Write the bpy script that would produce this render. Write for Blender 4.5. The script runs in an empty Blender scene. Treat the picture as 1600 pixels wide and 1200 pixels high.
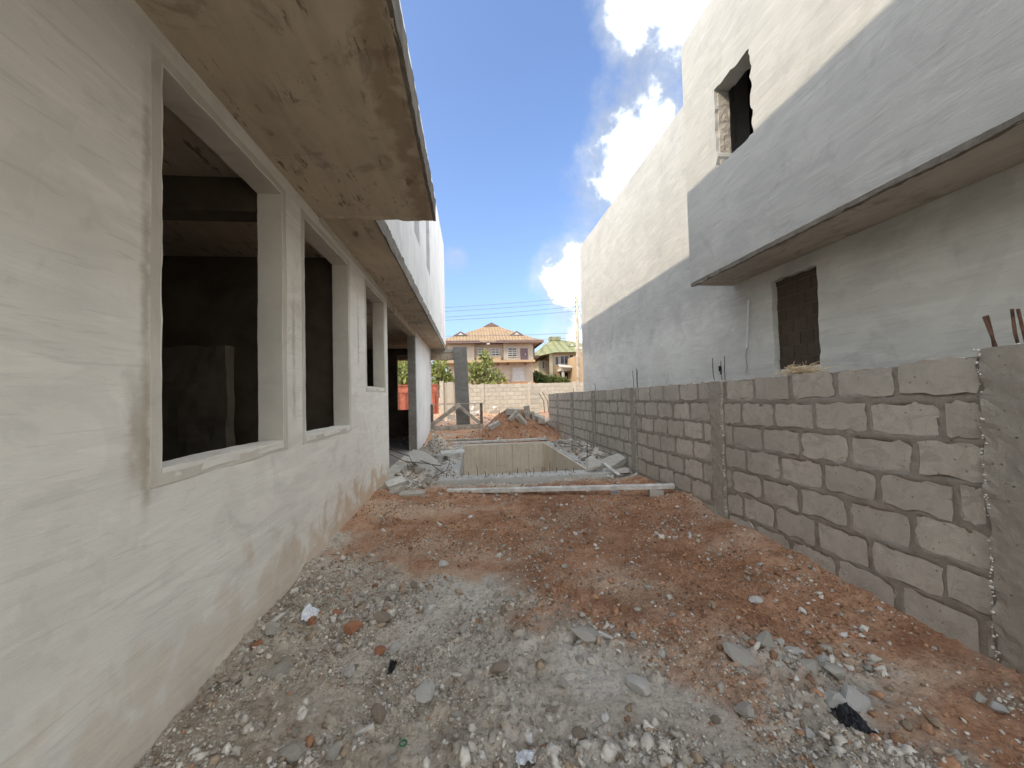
import bpy, math, random
import numpy as np
from mathutils import Matrix, Vector, Euler

random.seed(11)
RNG = np.random.default_rng(5)
scene = bpy.context.scene
COL = scene.collection

# ------------------------------------------------------------------ camera
CAM_H = 1.65
RT = Vector((0.9939694, -0.10670768, -0.02526447))
UP = Vector((0.02179322, -0.03357238, 0.99919865))
FW = Vector((0.10747036, 0.99372349, 0.03104442))
FPX = 601.06
cam = bpy.data.cameras.new('camera')
cam.sensor_width = 36.0
cam.lens = 36.0 * FPX / 1600.0
cam.clip_start = 0.05
cam.clip_end = 2000.0
cam_o = bpy.data.objects.new('camera', cam)
COL.objects.link(cam_o)
cam_o.matrix_world = Matrix(((RT.x, UP.x, -FW.x, 0), (RT.y, UP.y, -FW.y, 0), (RT.z, UP.z, -FW.z, CAM_H), (0, 0, 0, 1)))
scene.camera = cam_o

# ------------------------------------------------------------------ light, sky, exposure
SUN_FROM = Vector((-1.0, -0.45, 0.79)).normalized()      # towards the sun
SUN_EL = math.asin(SUN_FROM.z)
SUN_ROT = math.atan2(SUN_FROM.x, SUN_FROM.y)
sun = bpy.data.lights.new('sun', 'SUN')
sun.energy = 2.0
sun.angle = math.radians(0.55)
sun.color = (1.0, 0.87, 0.68)
sun_o = bpy.data.objects.new('sun', sun)
COL.objects.link(sun_o)
sun_o.location = (-8, -4, 14)
sun_o.rotation_euler = (-SUN_FROM).to_track_quat('-Z', 'Y').to_euler()

SKY_STRENGTH = 0.15
CLOUD_LEVEL = 33.0          # cloud radiance before the background strength, overbright to lift the shade
scene.view_settings.view_transform = 'Standard'
scene.view_settings.look = 'None'
scene.view_settings.gamma = 1.0
scene.view_settings.use_curve_mapping = False
scene.view_settings.exposure = 0.88


class NT:
    """small helper for node trees"""
    def __init__(self, tree):
        self.t = tree
        self.n = tree.nodes
        self.l = tree.links

    def node(self, typ, **kw):
        n = self.n.new(typ)
        for k, v in kw.items():
            setattr(n, k, v)
        return n

    def put(self, sock, v):
        if isinstance(v, bpy.types.NodeSocket):
            self.l.new(v, sock)
        elif v is not None:
            if hasattr(sock, 'default_value') and isinstance(v, (tuple, list)) and len(v) == 3 and sock.type == 'RGBA':
                v = (*v, 1)
            sock.default_value = v

    def math(self, op, a, b=None, c=None, clamp=False):
        n = self.node('ShaderNodeMath', operation=op, use_clamp=clamp)
        self.put(n.inputs[0], a)
        if b is not None:
            self.put(n.inputs[1], b)
        if c is not None:
            self.put(n.inputs[2], c)
        return n.outputs[0]

    def ramp(self, v, lo, hi, a=0.0, b=1.0, smooth=True):
        n = self.node('ShaderNodeMapRange', interpolation_type='SMOOTHSTEP' if smooth else 'LINEAR')
        self.put(n.inputs[0], v)
        for i, q in enumerate((lo, hi, a, b)):
            n.inputs[i + 1].default_value = q
        return n.outputs[0]

    def mix(self, f, a, b, blend='MIX'):
        n = self.node('ShaderNodeMix', data_type='RGBA', blend_type=blend)
        self.put(n.inputs[0], f)
        self.put(n.inputs[6], a)
        self.put(n.inputs[7], b)
        return n.outputs[2]

    def noise(self, vec, scale, detail=4.0, rough=0.55, dist=0.0, out=0):
        n = self.node('ShaderNodeTexNoise')
        if vec is not None:
            self.put(n.inputs['Vector'], vec)
        n.inputs['Scale'].default_value = scale
        n.inputs['Detail'].default_value = detail
        n.inputs['Roughness'].default_value = rough
        n.inputs['Distortion'].default_value = dist
        return n.outputs[out]

    def mapping(self, vec, scale=(1, 1, 1), rot=(0, 0, 0), loc=(0, 0, 0)):
        n = self.node('ShaderNodeMapping')
        self.put(n.inputs['Vector'], vec)
        n.inputs['Scale'].default_value = scale
        n.inputs['Rotation'].default_value = rot
        n.inputs['Location'].default_value = loc
        return n.outputs[0]

    def coord(self, which='Object'):
        return self.node('ShaderNodeTexCoord').outputs[which]

    def sep(self, v):
        n = self.node('ShaderNodeSeparateXYZ')
        self.put(n.inputs[0], v)
        return n.outputs

    def bump(self, h, strength=0.3, dist=0.01, normal=None):
        n = self.node('ShaderNodeBump')
        n.inputs['Strength'].default_value = strength
        n.inputs['Distance'].default_value = dist
        self.put(n.inputs['Height'], h)
        if normal is not None:
            self.put(n.inputs['Normal'], normal)
        return n.outputs[0]


world = bpy.data.worlds.new('World')
scene.world = world
world.use_nodes = True
wt = NT(world.node_tree)
wt.n.clear()
sky = wt.node('ShaderNodeTexSky', sky_type='NISHITA', sun_disc=False)
sky.sun_elevation = SUN_EL
sky.sun_rotation = SUN_ROT
sky.altitude = 300
sky.air_density = 1.0
sky.dust_density = 4.0
sky.ozone_density = 1.0
gen = wt.coord('Generated')
vn = wt.node('ShaderNodeVectorMath', operation='NORMALIZE')
wt.put(vn.inputs[0], gen)
dvec = vn.outputs[0]


def dotw(v):
    n = wt.node('ShaderNodeVectorMath', operation='DOT_PRODUCT')
    wt.put(n.inputs[0], dvec)
    n.inputs[1].default_value = v
    return n.outputs['Value']


def raydir(px, py):
    return (RT * ((px - 800) / FPX) + UP * ((600 - py) / FPX) + FW).normalized()


# cumulus bank at right, puffs, and bright unseen cloud added all round as fill
edge_n = raydir(872, 400).cross(raydir(955, 0)).normalized()
if edge_n.dot(raydir(1060, 200)) < 0:
    edge_n = -edge_n
bank = dotw(edge_n)
n1 = wt.noise(dvec, 4.2, 9.0, 0.56, 0.25)
n2 = wt.noise(wt.mapping(dvec, loc=(3.1, 1.7, 0.4)), 11.0, 8.0, 0.6, 0.2)
hole = wt.ramp(dotw(tuple(raydir(740, 200))), math.cos(math.radians(44)), math.cos(math.radians(20)), 0.0, 0.44)
hole = wt.math('MULTIPLY', hole, wt.ramp(bank, 0.10, -0.20))         # a blue hole in the broken cumulus, a bank right of it
gap = wt.math('SUBTRACT', wt.ramp(bank, -0.10, 0.20, 0.17, 0.22), hole)
thin = wt.ramp(dotw(tuple(raydir(985, 190))), math.cos(math.radians(36)), math.cos(math.radians(10)), 0.0, 0.045)
gap = wt.math('SUBTRACT', gap, thin)                                  # the rim of the bank frays into wisps
dens = wt.math('ADD', gap, n1)
dens = wt.math('ADD', dens, wt.math('MULTIPLY', wt.math('SUBTRACT', n2, 0.5), 0.50))


def puff(px, py, r, amp):
    global dens
    g = wt.ramp(dotw(tuple(raydir(px, py))), math.cos(r), 1.0, 0.0, amp)
    dens = wt.math('ADD', dens, g)


puff(868, 424, 0.10, 0.15)
puff(700, 368, 0.08, 0.20)
puff(703, 410, 0.06, 0.22)
puff(962, 36, 0.075, 0.12)
cover = wt.ramp(dens, 0.42, 0.86)
core = wt.ramp(dens, 0.64, 0.88, 0.10, 1.0)          # cores boosted far above the edges, mostly out of view, as fill light
wisp = wt.ramp(wt.noise(wt.mapping(dvec, loc=(0.05, 0.03, -0.06)), 7.0, 8.0, 0.62), 0.34, 0.66, 0.80, 1.15)
shade = wt.math('MULTIPLY', core, wisp)
cl = wt.node('ShaderNodeCombineColor')
for i, c in enumerate((0.90, 0.955, 1.0)):
    wt.put(cl.inputs[i], wt.math('MULTIPLY', shade, c * CLOUD_LEVEL))
sky_c = wt.mix(1.0, sky.outputs[0], (0.97, 1.08, 1.28), 'MULTIPLY')
wcol = wt.mix(cover, sky_c, cl.outputs[0])
bg = wt.node('ShaderNodeBackground')
wt.put(bg.inputs[0], wcol)
bg.inputs[1].default_value = SKY_STRENGTH
wo = wt.node('ShaderNodeOutputWorld')
wt.l.new(bg.outputs[0], wo.inputs[0])


# ------------------------------------------------------------------ numpy noise
def _h(ix, iy, iz, seed):
    h = (ix.astype(np.int64) * 374761393 + iy.astype(np.int64) * 668265263 + iz.astype(np.int64) * 2147483647 + seed * 974634521) & 0xFFFFFFFF
    h = ((h ^ (h >> 13)) * 1274126177) & 0xFFFFFFFF
    h = ((h ^ (h >> 16)) * 2246822519) & 0xFFFFFFFF
    return ((h ^ (h >> 15)) & 0xFFFFFF) / float(0xFFFFFF)


def vnoise(P, seed=0):
    P = np.atleast_2d(np.asarray(P, float))
    i = np.floor(P)
    f = P - i
    f = f * f * (3 - 2 * f)
    x, y, z = i[:, 0], i[:, 1], i[:, 2]
    r = 0
    for dx in (0, 1):
        wx = f[:, 0] if dx else 1 - f[:, 0]
        for dy in (0, 1):
            wy = f[:, 1] if dy else 1 - f[:, 1]
            for dz in (0, 1):
                wz = f[:, 2] if dz else 1 - f[:, 2]
                r = r + wx * wy * wz * _h(x + dx, y + dy, z + dz, seed)
    return r * 2 - 1


def fbm(P, octaves=4, seed=0, gain=0.5):
    P = np.atleast_2d(np.asarray(P, float))
    a, s, t = 1.0, 0.0, 0.0
    for o in range(octaves):
        s = s + a * vnoise(P * (2.03 ** o) + o * 17.3, seed + o)
        t += a
        a *= gain
    return s / t


def sstep(a, b, x):
    t = np.clip((x - a) / (b - a), 0, 1)
    return t * t * (3 - 2 * t)


# ------------------------------------------------------------------ mesh helpers
class MB:
    def __init__(self):
        self.v, self.f = [], []

    def add(self, vs, fs):
        o = len(self.v)
        self.v += [tuple(map(float, q)) for q in vs]
        self.f += [tuple(i + o for i in q) for q in fs]
        return self

    def box(self, x0, x1, y0, y1, z0, z1):
        return self.add([(x0, y0, z0), (x1, y0, z0), (x1, y1, z0), (x0, y1, z0), (x0, y0, z1), (x1, y0, z1), (x1, y1, z1), (x0, y1, z1)],
                        [(0, 3, 2, 1), (4, 5, 6, 7), (0, 1, 5, 4), (1, 2, 6, 5), (2, 3, 7, 6), (3, 0, 4, 7)])

    def obox(self, c, s, rot=(0, 0, 0), jit=0.0):
        m = Euler(rot).to_matrix()
        vs = []
        for z in (-1, 1):
            for x, y in ((-1, -1), (1, -1), (1, 1), (-1, 1)):
                p = Vector((x * s[0] / 2, y * s[1] / 2, z * s[2] / 2))
                if jit:
                    p += Vector([random.uniform(-jit, jit) for _ in range(3)])
                vs.append(m @ p + Vector(c))
        return self.add(vs, [(0, 3, 2, 1), (4, 5, 6, 7), (0, 1, 5, 4), (1, 2, 6, 5), (2, 3, 7, 6), (3, 0, 4, 7)])

    def tube(self, pts, r, n=6, r1=None):
        pts = [Vector(p) for p in pts]
        r1 = r if r1 is None else r1
        rings = []
        for i, p in enumerate(pts):
            d = (pts[min(i + 1, len(pts) - 1)] - pts[max(i - 1, 0)]).normalized()
            a = d.orthogonal().normalized()
            if abs(d.z) < 0.95:
                a = d.cross(Vector((0, 0, 1))).normalized()
            b = d.cross(a)
            rr = r + (r1 - r) * i / max(1, len(pts) - 1)
            rings.append([p + (a * math.cos(2 * math.pi * k / n) + b * math.sin(2 * math.pi * k / n)) * rr for k in range(n)])
        vs = [q for ring in rings for q in ring]
        fs = []
        for i in range(len(pts) - 1):
            for k in range(n):
                fs.append((i * n + k, i * n + (k + 1) % n, (i + 1) * n + (k + 1) % n, (i + 1) * n + k))
        fs.append(tuple(range(n - 1, -1, -1)))
        fs.append(tuple((len(pts) - 1) * n + k for k in range(n)))
        return self.add(vs, fs)

    def prism(self, poly, z0, z1):
        n = len(poly)
        vs = [(x, y, z0) for x, y in poly] + [(x, y, z1) for x, y in poly]
        return self.add(vs, [tuple(range(n - 1, -1, -1)), tuple(range(n, 2 * n))] + [(i, (i + 1) % n, n + (i + 1) % n, n + i) for i in range(n)])

    def mesh(self, name='mesh', smooth=False):
        me = bpy.data.meshes.new(name)
        me.from_pydata(self.v, [], self.f)
        if smooth:
            me.polygons.foreach_set('use_smooth', [True] * len(me.polygons))
        me.update()
        return me


WORLD = {}


def link(o, parent=None, loc=(0, 0, 0), rot=(0, 0, 0), scale=(1, 1, 1)):
    COL.objects.link(o)
    o.location = loc
    o.rotation_euler = rot
    o.scale = scale
    w = Matrix.LocRotScale(Vector(loc), Euler(rot), Vector(scale))
    if parent is not None:
        o.parent = parent
        o.matrix_parent_inverse = WORLD[parent.name].inverted()
    WORLD[o.name] = w
    return o


def part(name, me, mat, parent=None, loc=(0, 0, 0), rot=(0, 0, 0), scale=(1, 1, 1), smooth=False):
    if isinstance(me, MB):
        me = me.mesh(name, smooth)
    if mat is not None and not me.materials:
        me.materials.append(mat)
    return link(bpy.data.objects.new(name, me), parent, loc, rot, scale)


def tag(o, label, cat, group=None):
    o['label'] = label
    o['category'] = cat
    o['kind'] = 'thing'
    if group:
        o['group'] = group
    return o


def thing(name, loc, label, cat, group=None):
    return tag(link(bpy.data.objects.new(name, None), None, loc), label, cat, group)


def single(name, me, mat, label, cat, group=None, **kw):
    return tag(part(name, me, mat, None, **kw), label, cat, group)


def wall_mesh(u, v, holes, depth, mp, rough=None, step=None):
    """sheet wall with openings; mp(u, v, d) -> xyz, d 0 front .. depth back; rough = {hole index: amplitude}"""
    us = {round(q, 4) for q in u}
    vs_ = {round(q, 4) for q in v}
    rough = rough or {}
    for i, (a, b, c, d) in enumerate(holes):
        us |= {round(a, 4), round(b, 4)}
        vs_ |= {round(c, 4), round(d, 4)}
        if i in rough:
            us |= {round(a + (b - a) * k / 16, 4) for k in range(17)} | {round(a - .05, 4), round(b + .05, 4)}
            vs_ |= {round(c + (d - c) * k / 22, 4) for k in range(23)} | {round(c - .05, 4), round(d + .05, 4)}
    us, vs_ = sorted(us), sorted(vs_)

    def inside(i, j):
        cu, cv = (us[i] + us[i + 1]) / 2, (vs_[j] + vs_[j + 1]) / 2
        return any(a < cu < b and c < cv < d for a, b, c, d in holes)
    solid = {(i, j) for i in range(len(us) - 1) for j in range(len(vs_) - 1) if not inside(i, j)}
    off = {}
    for k, amp in rough.items():
        a, b, c, d = [round(q, 4) for q in holes[k]]
        for i, uu in enumerate(us):
            for j, vv in enumerate(vs_):
                if a <= uu <= b and c <= vv <= d and (uu in (a, b) or vv in (c, d)):
                    q = fbm([[uu * 9, vv * 9, k * 7.7]], 4, 31)[0] * amp * 2.4 + amp * 0.3
                    r = fbm([[uu * 9, vv * 9, k * 7.7 + 40]], 4, 32)[0] * amp * 2.4 + amp * 0.3
                    off[(i, j)] = ((-q if uu == a else q if uu == b else 0), (-r if vv == c else r if vv == d else 0))
    m = MB()
    idx = {}

    def vert(i, j, side):
        key = (i, j, side)
        if key not in idx:
            o = off.get((i, j), (0, 0))
            idx[key] = len(m.v)
            m.v.append(tuple(map(float, mp(us[i] + o[0], vs_[j] + o[1], depth if side else 0.0))))
        return idx[key]
    for (i, j) in solid:
        m.f.append((vert(i, j, 0), vert(i + 1, j, 0), vert(i + 1, j + 1, 0), vert(i, j + 1, 0)))
        m.f.append((vert(i, j, 1), vert(i, j + 1, 1), vert(i + 1, j + 1, 1), vert(i + 1, j, 1)))
        for di, dj, e in ((-1, 0, ((0, 1), (0, 0))), (1, 0, ((1, 0), (1, 1))), (0, -1, ((0, 0), (1, 0))), (0, 1, ((1, 1), (0, 1)))):
            if (i + di, j + dj) not in solid:
                (a0, b0), (a1, b1) = e
                m.f.append((vert(i + a0, j + b0, 0), vert(i + a0, j + b0, 1), vert(i + a1, j + b1, 1), vert(i + a1, j + b1, 0)))
    return m


def grid_box(x0, x1, y0, y1, z0, z1, step, disp):
    """box whose six faces are subdivided and displaced by disp(P) -> (N,3) offsets"""
    m = MB()
    idx = {}
    L = (x1 - x0, y1 - y0, z1 - z0)
    n = [max(1, int(round(l / s))) for l, s in zip(L, step)]

    def vid(i, j, k):
        if (i, j, k) not in idx:
            idx[(i, j, k)] = len(m.v)
            m.v.append((x0 + L[0] * i / n[0], y0 + L[1] * j / n[1], z0 + L[2] * k / n[2]))
        return idx[(i, j, k)]
    for i in range(n[0]):
        for j in range(n[1]):
            m.f.append((vid(i, j, 0), vid(i, j + 1, 0), vid(i + 1, j + 1, 0), vid(i + 1, j, 0)))
            m.f.append((vid(i, j, n[2]), vid(i + 1, j, n[2]), vid(i + 1, j + 1, n[2]), vid(i, j + 1, n[2])))
    for i in range(n[0]):
        for k in range(n[2]):
            m.f.append((vid(i, 0, k), vid(i + 1, 0, k), vid(i + 1, 0, k + 1), vid(i, 0, k + 1)))
            m.f.append((vid(i, n[1], k), vid(i, n[1], k + 1), vid(i + 1, n[1], k + 1), vid(i + 1, n[1], k)))
    for j in range(n[1]):
        for k in range(n[2]):
            m.f.append((vid(0, j, k), vid(0, j, k + 1), vid(0, j + 1, k + 1), vid(0, j + 1, k)))
            m.f.append((vid(n[0], j, k), vid(n[0], j + 1, k), vid(n[0], j + 1, k + 1), vid(n[0], j, k + 1)))
    P = np.array(m.v)
    m.v = [tuple(q) for q in (P + disp(P))]
    return m


def ico(sub=1):
    t = (1 + 5 ** .5) / 2
    v = [Vector(q).normalized() for q in ((-1, t, 0), (1, t, 0), (-1, -t, 0), (1, -t, 0), (0, -1, t), (0, 1, t), (0, -1, -t), (0, 1, -t), (t, 0, -1), (t, 0, 1), (-t, 0, -1), (-t, 0, 1))]
    f = [(0, 11, 5), (0, 5, 1), (0, 1, 7), (0, 7, 10), (0, 10, 11), (1, 5, 9), (5, 11, 4), (11, 10, 2), (10, 7, 6), (7, 1, 8), (3, 9, 4), (3, 4, 2), (3, 2, 6), (3, 6, 8), (3, 8, 9), (4, 9, 5), (2, 4, 11), (6, 2, 10), (8, 6, 7), (9, 8, 1)]
    for _ in range(sub):
        cache, nf = {}, []

        def mid(a, b):
            k = (min(a, b), max(a, b))
            if k not in cache:
                v.append(((v[a] + v[b]) / 2).normalized())
                cache[k] = len(v) - 1
            return cache[k]
        for a, b, c in f:
            ab, bc, ca = mid(a, b), mid(b, c), mid(c, a)
            nf += [(a, ab, ca), (b, bc, ab), (c, ca, bc), (ab, bc, ca)]
        f = nf
    return np.array([tuple(q) for q in v]), f


def rock_verts(sub, seed, cuts=7):
    V, F = ico(sub)
    r = np.random.default_rng(seed)
    V = V * (1 + 0.22 * fbm(V * 1.3 + seed * 3.1, 3, seed)[:, None])
    for _ in range(cuts):
        n = r.normal(size=3)
        n /= np.linalg.norm(n)
        d = r.uniform(0.55, 0.85)
        s = V @ n - d
        V = V - np.clip(s, 0, None)[:, None] * n * 0.92
    V = V * (1 + 0.10 * fbm(V * 4 + seed, 4, seed + 9, .65)[:, None])
    return V, F

# ------------------------------------------------------------------ materials
def new_mat(name):
    m = bpy.data.materials.new(name)
    m.use_nodes = True
    t = NT(m.node_tree)
    b = t.n['Principled BSDF']
    b.inputs['Roughness'].default_value = 0.9
    b.inputs['Specular IOR Level'].default_value = 0.25
    return m, t, b


def plain(name, c, rough=0.85, var=0.12, scale=6.0, metal=0.0, bump=0.15, bscale=40.0):
    m, t, b = new_mat(name)
    co = t.coord()
    n = t.noise(co, scale, 5, 0.6)
    dark = tuple(q * (1 - var * 1.6) for q in c)
    lite = tuple(min(1, q * (1 + var)) for q in c)
    t.put(b.inputs['Base Color'], t.mix(t.ramp(n, 0.3, 0.7), dark, lite))
    b.inputs['Roughness'].default_value = rough
    b.inputs['Metallic'].default_value = metal
    t.put(b.inputs['Normal'], t.bump(t.noise(co, bscale, 4, 0.6), bump, 0.01))
    return m


def plaster(name, lite, dark, streak=(3.0, 1.2, 9.0), bump=0.35, earth=0.0, stain=(0.30, 0.22, 0.13), marks=0.0, rot=(0, 0, 0), seed=0.0, work=0.0, edge=False, streaks=(), lower=None):
    """cement render: cloudy tone, trowel sweeps, fine grain, soil splashed up from the ground"""
    m, t, b = new_mat(name)
    co = t.mapping(t.coord(), loc=(seed, seed * .7, seed * .3))
    raw = t.coord()
    cloud = t.noise(co, 0.9, 6, 0.6, 0.4)
    sweep = t.noise(t.mapping(co, scale=streak, rot=rot), 1.0, 6, 0.62, 0.6)
    grain = t.noise(co, 140, 3, 0.7)
    patch = t.noise(t.mapping(co, loc=(7, 3, 1)), 2.6, 4, 0.6, 0.8)
    f = t.math('ADD', t.math('MULTIPLY', cloud, 0.55), t.math('MULTIPLY', sweep, 0.45))
    c = t.mix(t.ramp(f, 0.36, 0.64), dark, lite)
    c = t.mix(t.math('MULTIPLY', t.ramp(patch, 0.56, 0.72), 0.35), c, tuple(q * 0.72 for q in dark))
    c = t.mix(t.math('MULTIPLY', t.ramp(grain, 0.3, 0.8), 0.10), c, tuple(q * 0.55 for q in dark))
    if work:
        scr = t.noise(t.mapping(co, scale=(3, 1.1, 16.0), rot=rot), 2.0, 3, 0.5, 1.2)
        c = t.mix(t.math('MULTIPLY', t.ramp(scr, 0.60, 0.66), 0.30 * work), c, tuple(q * 0.66 for q in dark))
        lit = t.noise(t.mapping(co, scale=(2, 0.8, 4.5), rot=rot, loc=(4, 2, 8)), 1.3, 5, 0.6, 1.0)
        c = t.mix(t.math('MULTIPLY', t.ramp(lit, 0.54, 0.66), 0.45 * work), c, tuple(min(.86, q * 1.13) for q in lite))
        pt = t.noise(t.mapping(co, loc=(1, 9, 4)), 1.4, 5, 0.62, 1.2)
        c = t.mix(t.math('MULTIPLY', t.ramp(pt, 0.57, 0.60), 0.22 * work), c, tuple(q * 0.78 for q in dark))
    if marks:
        sc = t.noise(t.mapping(co, scale=(9.0, 2.2, 3.0), rot=(0, 0, 0.5)), 1.6, 5, 0.7, 0.3)
        cl2 = t.ramp(t.noise(co, 1.7, 3, .5), 0.42, 0.55)
        c = t.mix(t.math('MULTIPLY', t.math('MULTIPLY', t.ramp(sc, 0.57, 0.63), cl2), marks), c, tuple(q * 0.45 for q in dark))
        bl = t.noise(t.mapping(co, loc=(2, 5, 1)), 2.1, 6, .68, .6)
        c = t.mix(t.math('MULTIPLY', t.ramp(bl, 0.56, 0.66), marks * .7), c, tuple(q * 0.6 for q in dark))
        pit = t.node('ShaderNodeTexVoronoi')
        t.put(pit.inputs['Vector'], co)
        pit.inputs['Scale'].default_value = 7.0
        c = t.mix(t.math('MULTIPLY', t.ramp(pit.outputs['Distance'], 0.05, 0.035), 0.5 * marks), c, tuple(q * 0.4 for q in dark))
    if edge:
        xe = t.math('ADD', t.sep(raw)[0], t.math('MULTIPLY', t.math('SUBTRACT', t.noise(co, 5, 5, .6), .5), .35))
        band = t.math('MULTIPLY', t.ramp(xe, -.60, -.50), t.ramp(xe, -.36, -.43))
        c = t.mix(t.math('MULTIPLY', band, .55), c, (0.20, 0.14, 0.085))
    if lower:  # colour lifted towards the bottom, standing in for light
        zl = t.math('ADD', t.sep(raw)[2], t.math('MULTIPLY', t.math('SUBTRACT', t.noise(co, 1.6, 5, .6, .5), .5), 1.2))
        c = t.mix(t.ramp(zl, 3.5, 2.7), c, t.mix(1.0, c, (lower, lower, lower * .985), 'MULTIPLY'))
    for (y0, wd, z0, z1) in streaks:
        xyz = t.sep(raw)
        yy_ = t.math('ADD', xyz[1], t.math('MULTIPLY', t.math('SUBTRACT', t.noise(t.mapping(co, scale=(1, 1, 2.5)), 5, 5, .65), .5), wd * 1.6))
        prof = t.math('MULTIPLY', t.ramp(yy_, y0 - wd, y0), t.ramp(yy_, y0 + wd, y0))
        prof = t.math('MULTIPLY', prof, t.math('MULTIPLY', t.ramp(xyz[2], z0, z0 + .25), t.ramp(xyz[2], z1, z1 - .4)))
        c = t.mix(t.math('MULTIPLY', prof, t.ramp(t.noise(co, 3, 4, .6), .35, .6, .15, .6)), c, (0.30, 0.245, 0.17))
    if earth:
        z = t.sep(raw)[2]
        n = t.noise(co, 3.2, 5, 0.6, 0.5)
        lim = t.math('SUBTRACT', t.math('MULTIPLY', n, 2.1), 0.50)
        e = t.math('MULTIPLY', t.ramp(t.math('SUBTRACT', lim, z), 0.0, 0.42), t.ramp(t.sep(raw)[1], 2.0, 5.6, 0.35, 1.0))
        c = t.mix(t.math('MULTIPLY', e, earth), c, stain)
    t.put(b.inputs['Base Color'], c)
    h = t.math('ADD', t.math('MULTIPLY', sweep, 1.0), t.math('MULTIPLY', grain, 0.12))
    t.put(b.inputs['Normal'], t.bump(h, bump, 0.012))
    return m


M = {}
M['left_wall'] = plaster('pale_grey_render', (0.765, 0.725, 0.645), (0.655, 0.62, 0.55), (2.2, 1.0, 5.5), 0.55, 0.70, (0.50, 0.34, 0.20), rot=(0.45, 0, 0), work=0.8, streaks=((2.09, .05, 1.0, 3.5), (2.04, .09, 1.15, 1.9), (3.7, .05, 1.4, 2.9), (5.75, .06, 2.0, 3.3)))
M['left_trim'] = plaster('grey_trim_and_reveal_shade', (0.60, 0.555, 0.475), (0.50, 0.46, 0.39), (3, 6, 2), 0.4, seed=3.0)
M['left_upper'] = plaster('streaked_white_render', (0.66, 0.65, 0.62), (0.54, 0.53, 0.51), (2, 5, 0.5), 0.25, seed=5.0)
M['right_wall'] = plaster('cool_white_render', (0.485, 0.48, 0.445), (0.41, 0.405, 0.38), (2.5, 1.6, 6.0), 0.8, 0.0, rot=(-0.35, 0, 0), seed=9.0, work=0.8)
M['right_lower'] = plaster('render_brightened_below', (0.485, 0.48, 0.445), (0.41, 0.405, 0.38), (2.5, 1.6, 6.0), 0.8, 0.0, rot=(-0.35, 0, 0), seed=9.0, work=0.8, lower=1.42)  # fill light painted in: render brightened below the overhang
M['soffit'] = plaster('shuttered_concrete_soffit', (0.52, 0.445, 0.34), (0.40, 0.335, 0.25), (7, 1.2, 1), 0.6, marks=1.0, seed=2.0, edge=True)
M['soffit_right'] = plaster('grey_concrete_soffit', (0.46, 0.42, 0.36), (0.34, 0.31, 0.26), (6, 1.5, 1), 0.5, marks=0.5, seed=6.0)
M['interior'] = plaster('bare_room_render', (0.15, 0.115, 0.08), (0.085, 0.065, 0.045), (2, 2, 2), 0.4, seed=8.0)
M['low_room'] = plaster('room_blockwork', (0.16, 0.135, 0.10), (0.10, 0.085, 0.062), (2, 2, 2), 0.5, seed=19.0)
M['cast'] = plaster('cast_grey_concrete', (0.56, 0.54, 0.49), (0.43, 0.41, 0.37), (3, 3, 8), 0.8, seed=12.0)
M['tank'] = plaster('boarded_tan_concrete', (0.76, 0.655, 0.50), (0.62, 0.52, 0.385), (9, 9, 0.5), 0.4, marks=0.35, seed=14.0)
M['column'] = plaster('dark_render_column', (0.235, 0.225, 0.20), (0.16, 0.155, 0.14), (2, 2, 5), 0.3, seed=15.0)
M['wall_core'] = plaster('rough_dark_concrete', (0.30, 0.275, 0.235), (0.20, 0.18, 0.155), (5, 5, 7), 0.9, seed=16.0)

M['crumble'] = plaster('dark_crumbling_concrete', (0.22, 0.195, 0.16), (0.12, 0.105, 0.085), (9, 9, 9), 1.0, seed=18.0)


def block_mat(name, lite, dark, spots=0.5, scale=1.0, smear=None):
    m, t, b = new_mat(name)
    info = t.node('ShaderNodeObjectInfo')
    co = t.coord()
    off = t.node('ShaderNodeVectorMath', operation='ADD')
    t.put(off.inputs[0], co)
    comb = t.node('ShaderNodeCombineXYZ')
    for i, k in enumerate((37.0, 91.0, 53.0)):
        t.put(comb.inputs[i], t.math('MULTIPLY', info.outputs['Random'], k))
    t.put(off.inputs[1], comb.outputs[0])
    v = off.outputs[0]
    n = t.noise(v, 9 * scale, 6, 0.65, 0.5)
    g = t.noise(v, 170 * scale, 3, 0.75)
    c = t.mix(t.ramp(n, 0.32, 0.68), dark, lite)
    c = t.mix(t.ramp(info.outputs['Random'], 0.0, 1.0, 0.0, 0.55, False), c, tuple(q * 0.78 for q in dark))
    c = t.mix(t.math('MULTIPLY', t.ramp(g, 0.3, 0.75), 0.32), c, tuple(q * 0.45 for q in dark))
    if smear:
        pos = t.node('ShaderNodeNewGeometry').outputs['Position']
        sm = t.noise(t.mapping(pos, scale=(1, 1, 1.6)), 5.5, 6, .68, .7)
        c = t.mix(t.ramp(sm, 0.53, 0.62, 0.0, 0.8), c, smear)
        big = t.noise(pos, 0.8, 4, .6, .5)
        c = t.mix(t.ramp(big, 0.40, 0.68, 0.0, 0.45), c, tuple(q * .8 for q in smear))
    pit = t.node('ShaderNodeTexVoronoi')
    t.put(pit.inputs['Vector'], v)
    pit.inputs['Scale'].default_value = 16.0 * scale
    pits = t.ramp(pit.outputs['Distance'], 0.13, 0.07)
    c = t.mix(t.math('MULTIPLY', pits, spots), c, tuple(q * 0.4 for q in dark))
    t.put(b.inputs['Base Color'], c)
    h = t.math('SUBTRACT', t.math('ADD', t.math('MULTIPLY', n, 0.6), t.math('MULTIPLY', g, 0.35)), t.math('MULTIPLY', pits, 0.5))
    t.put(b.inputs['Normal'], t.bump(h, 0.85, 0.012))
    return m


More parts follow.
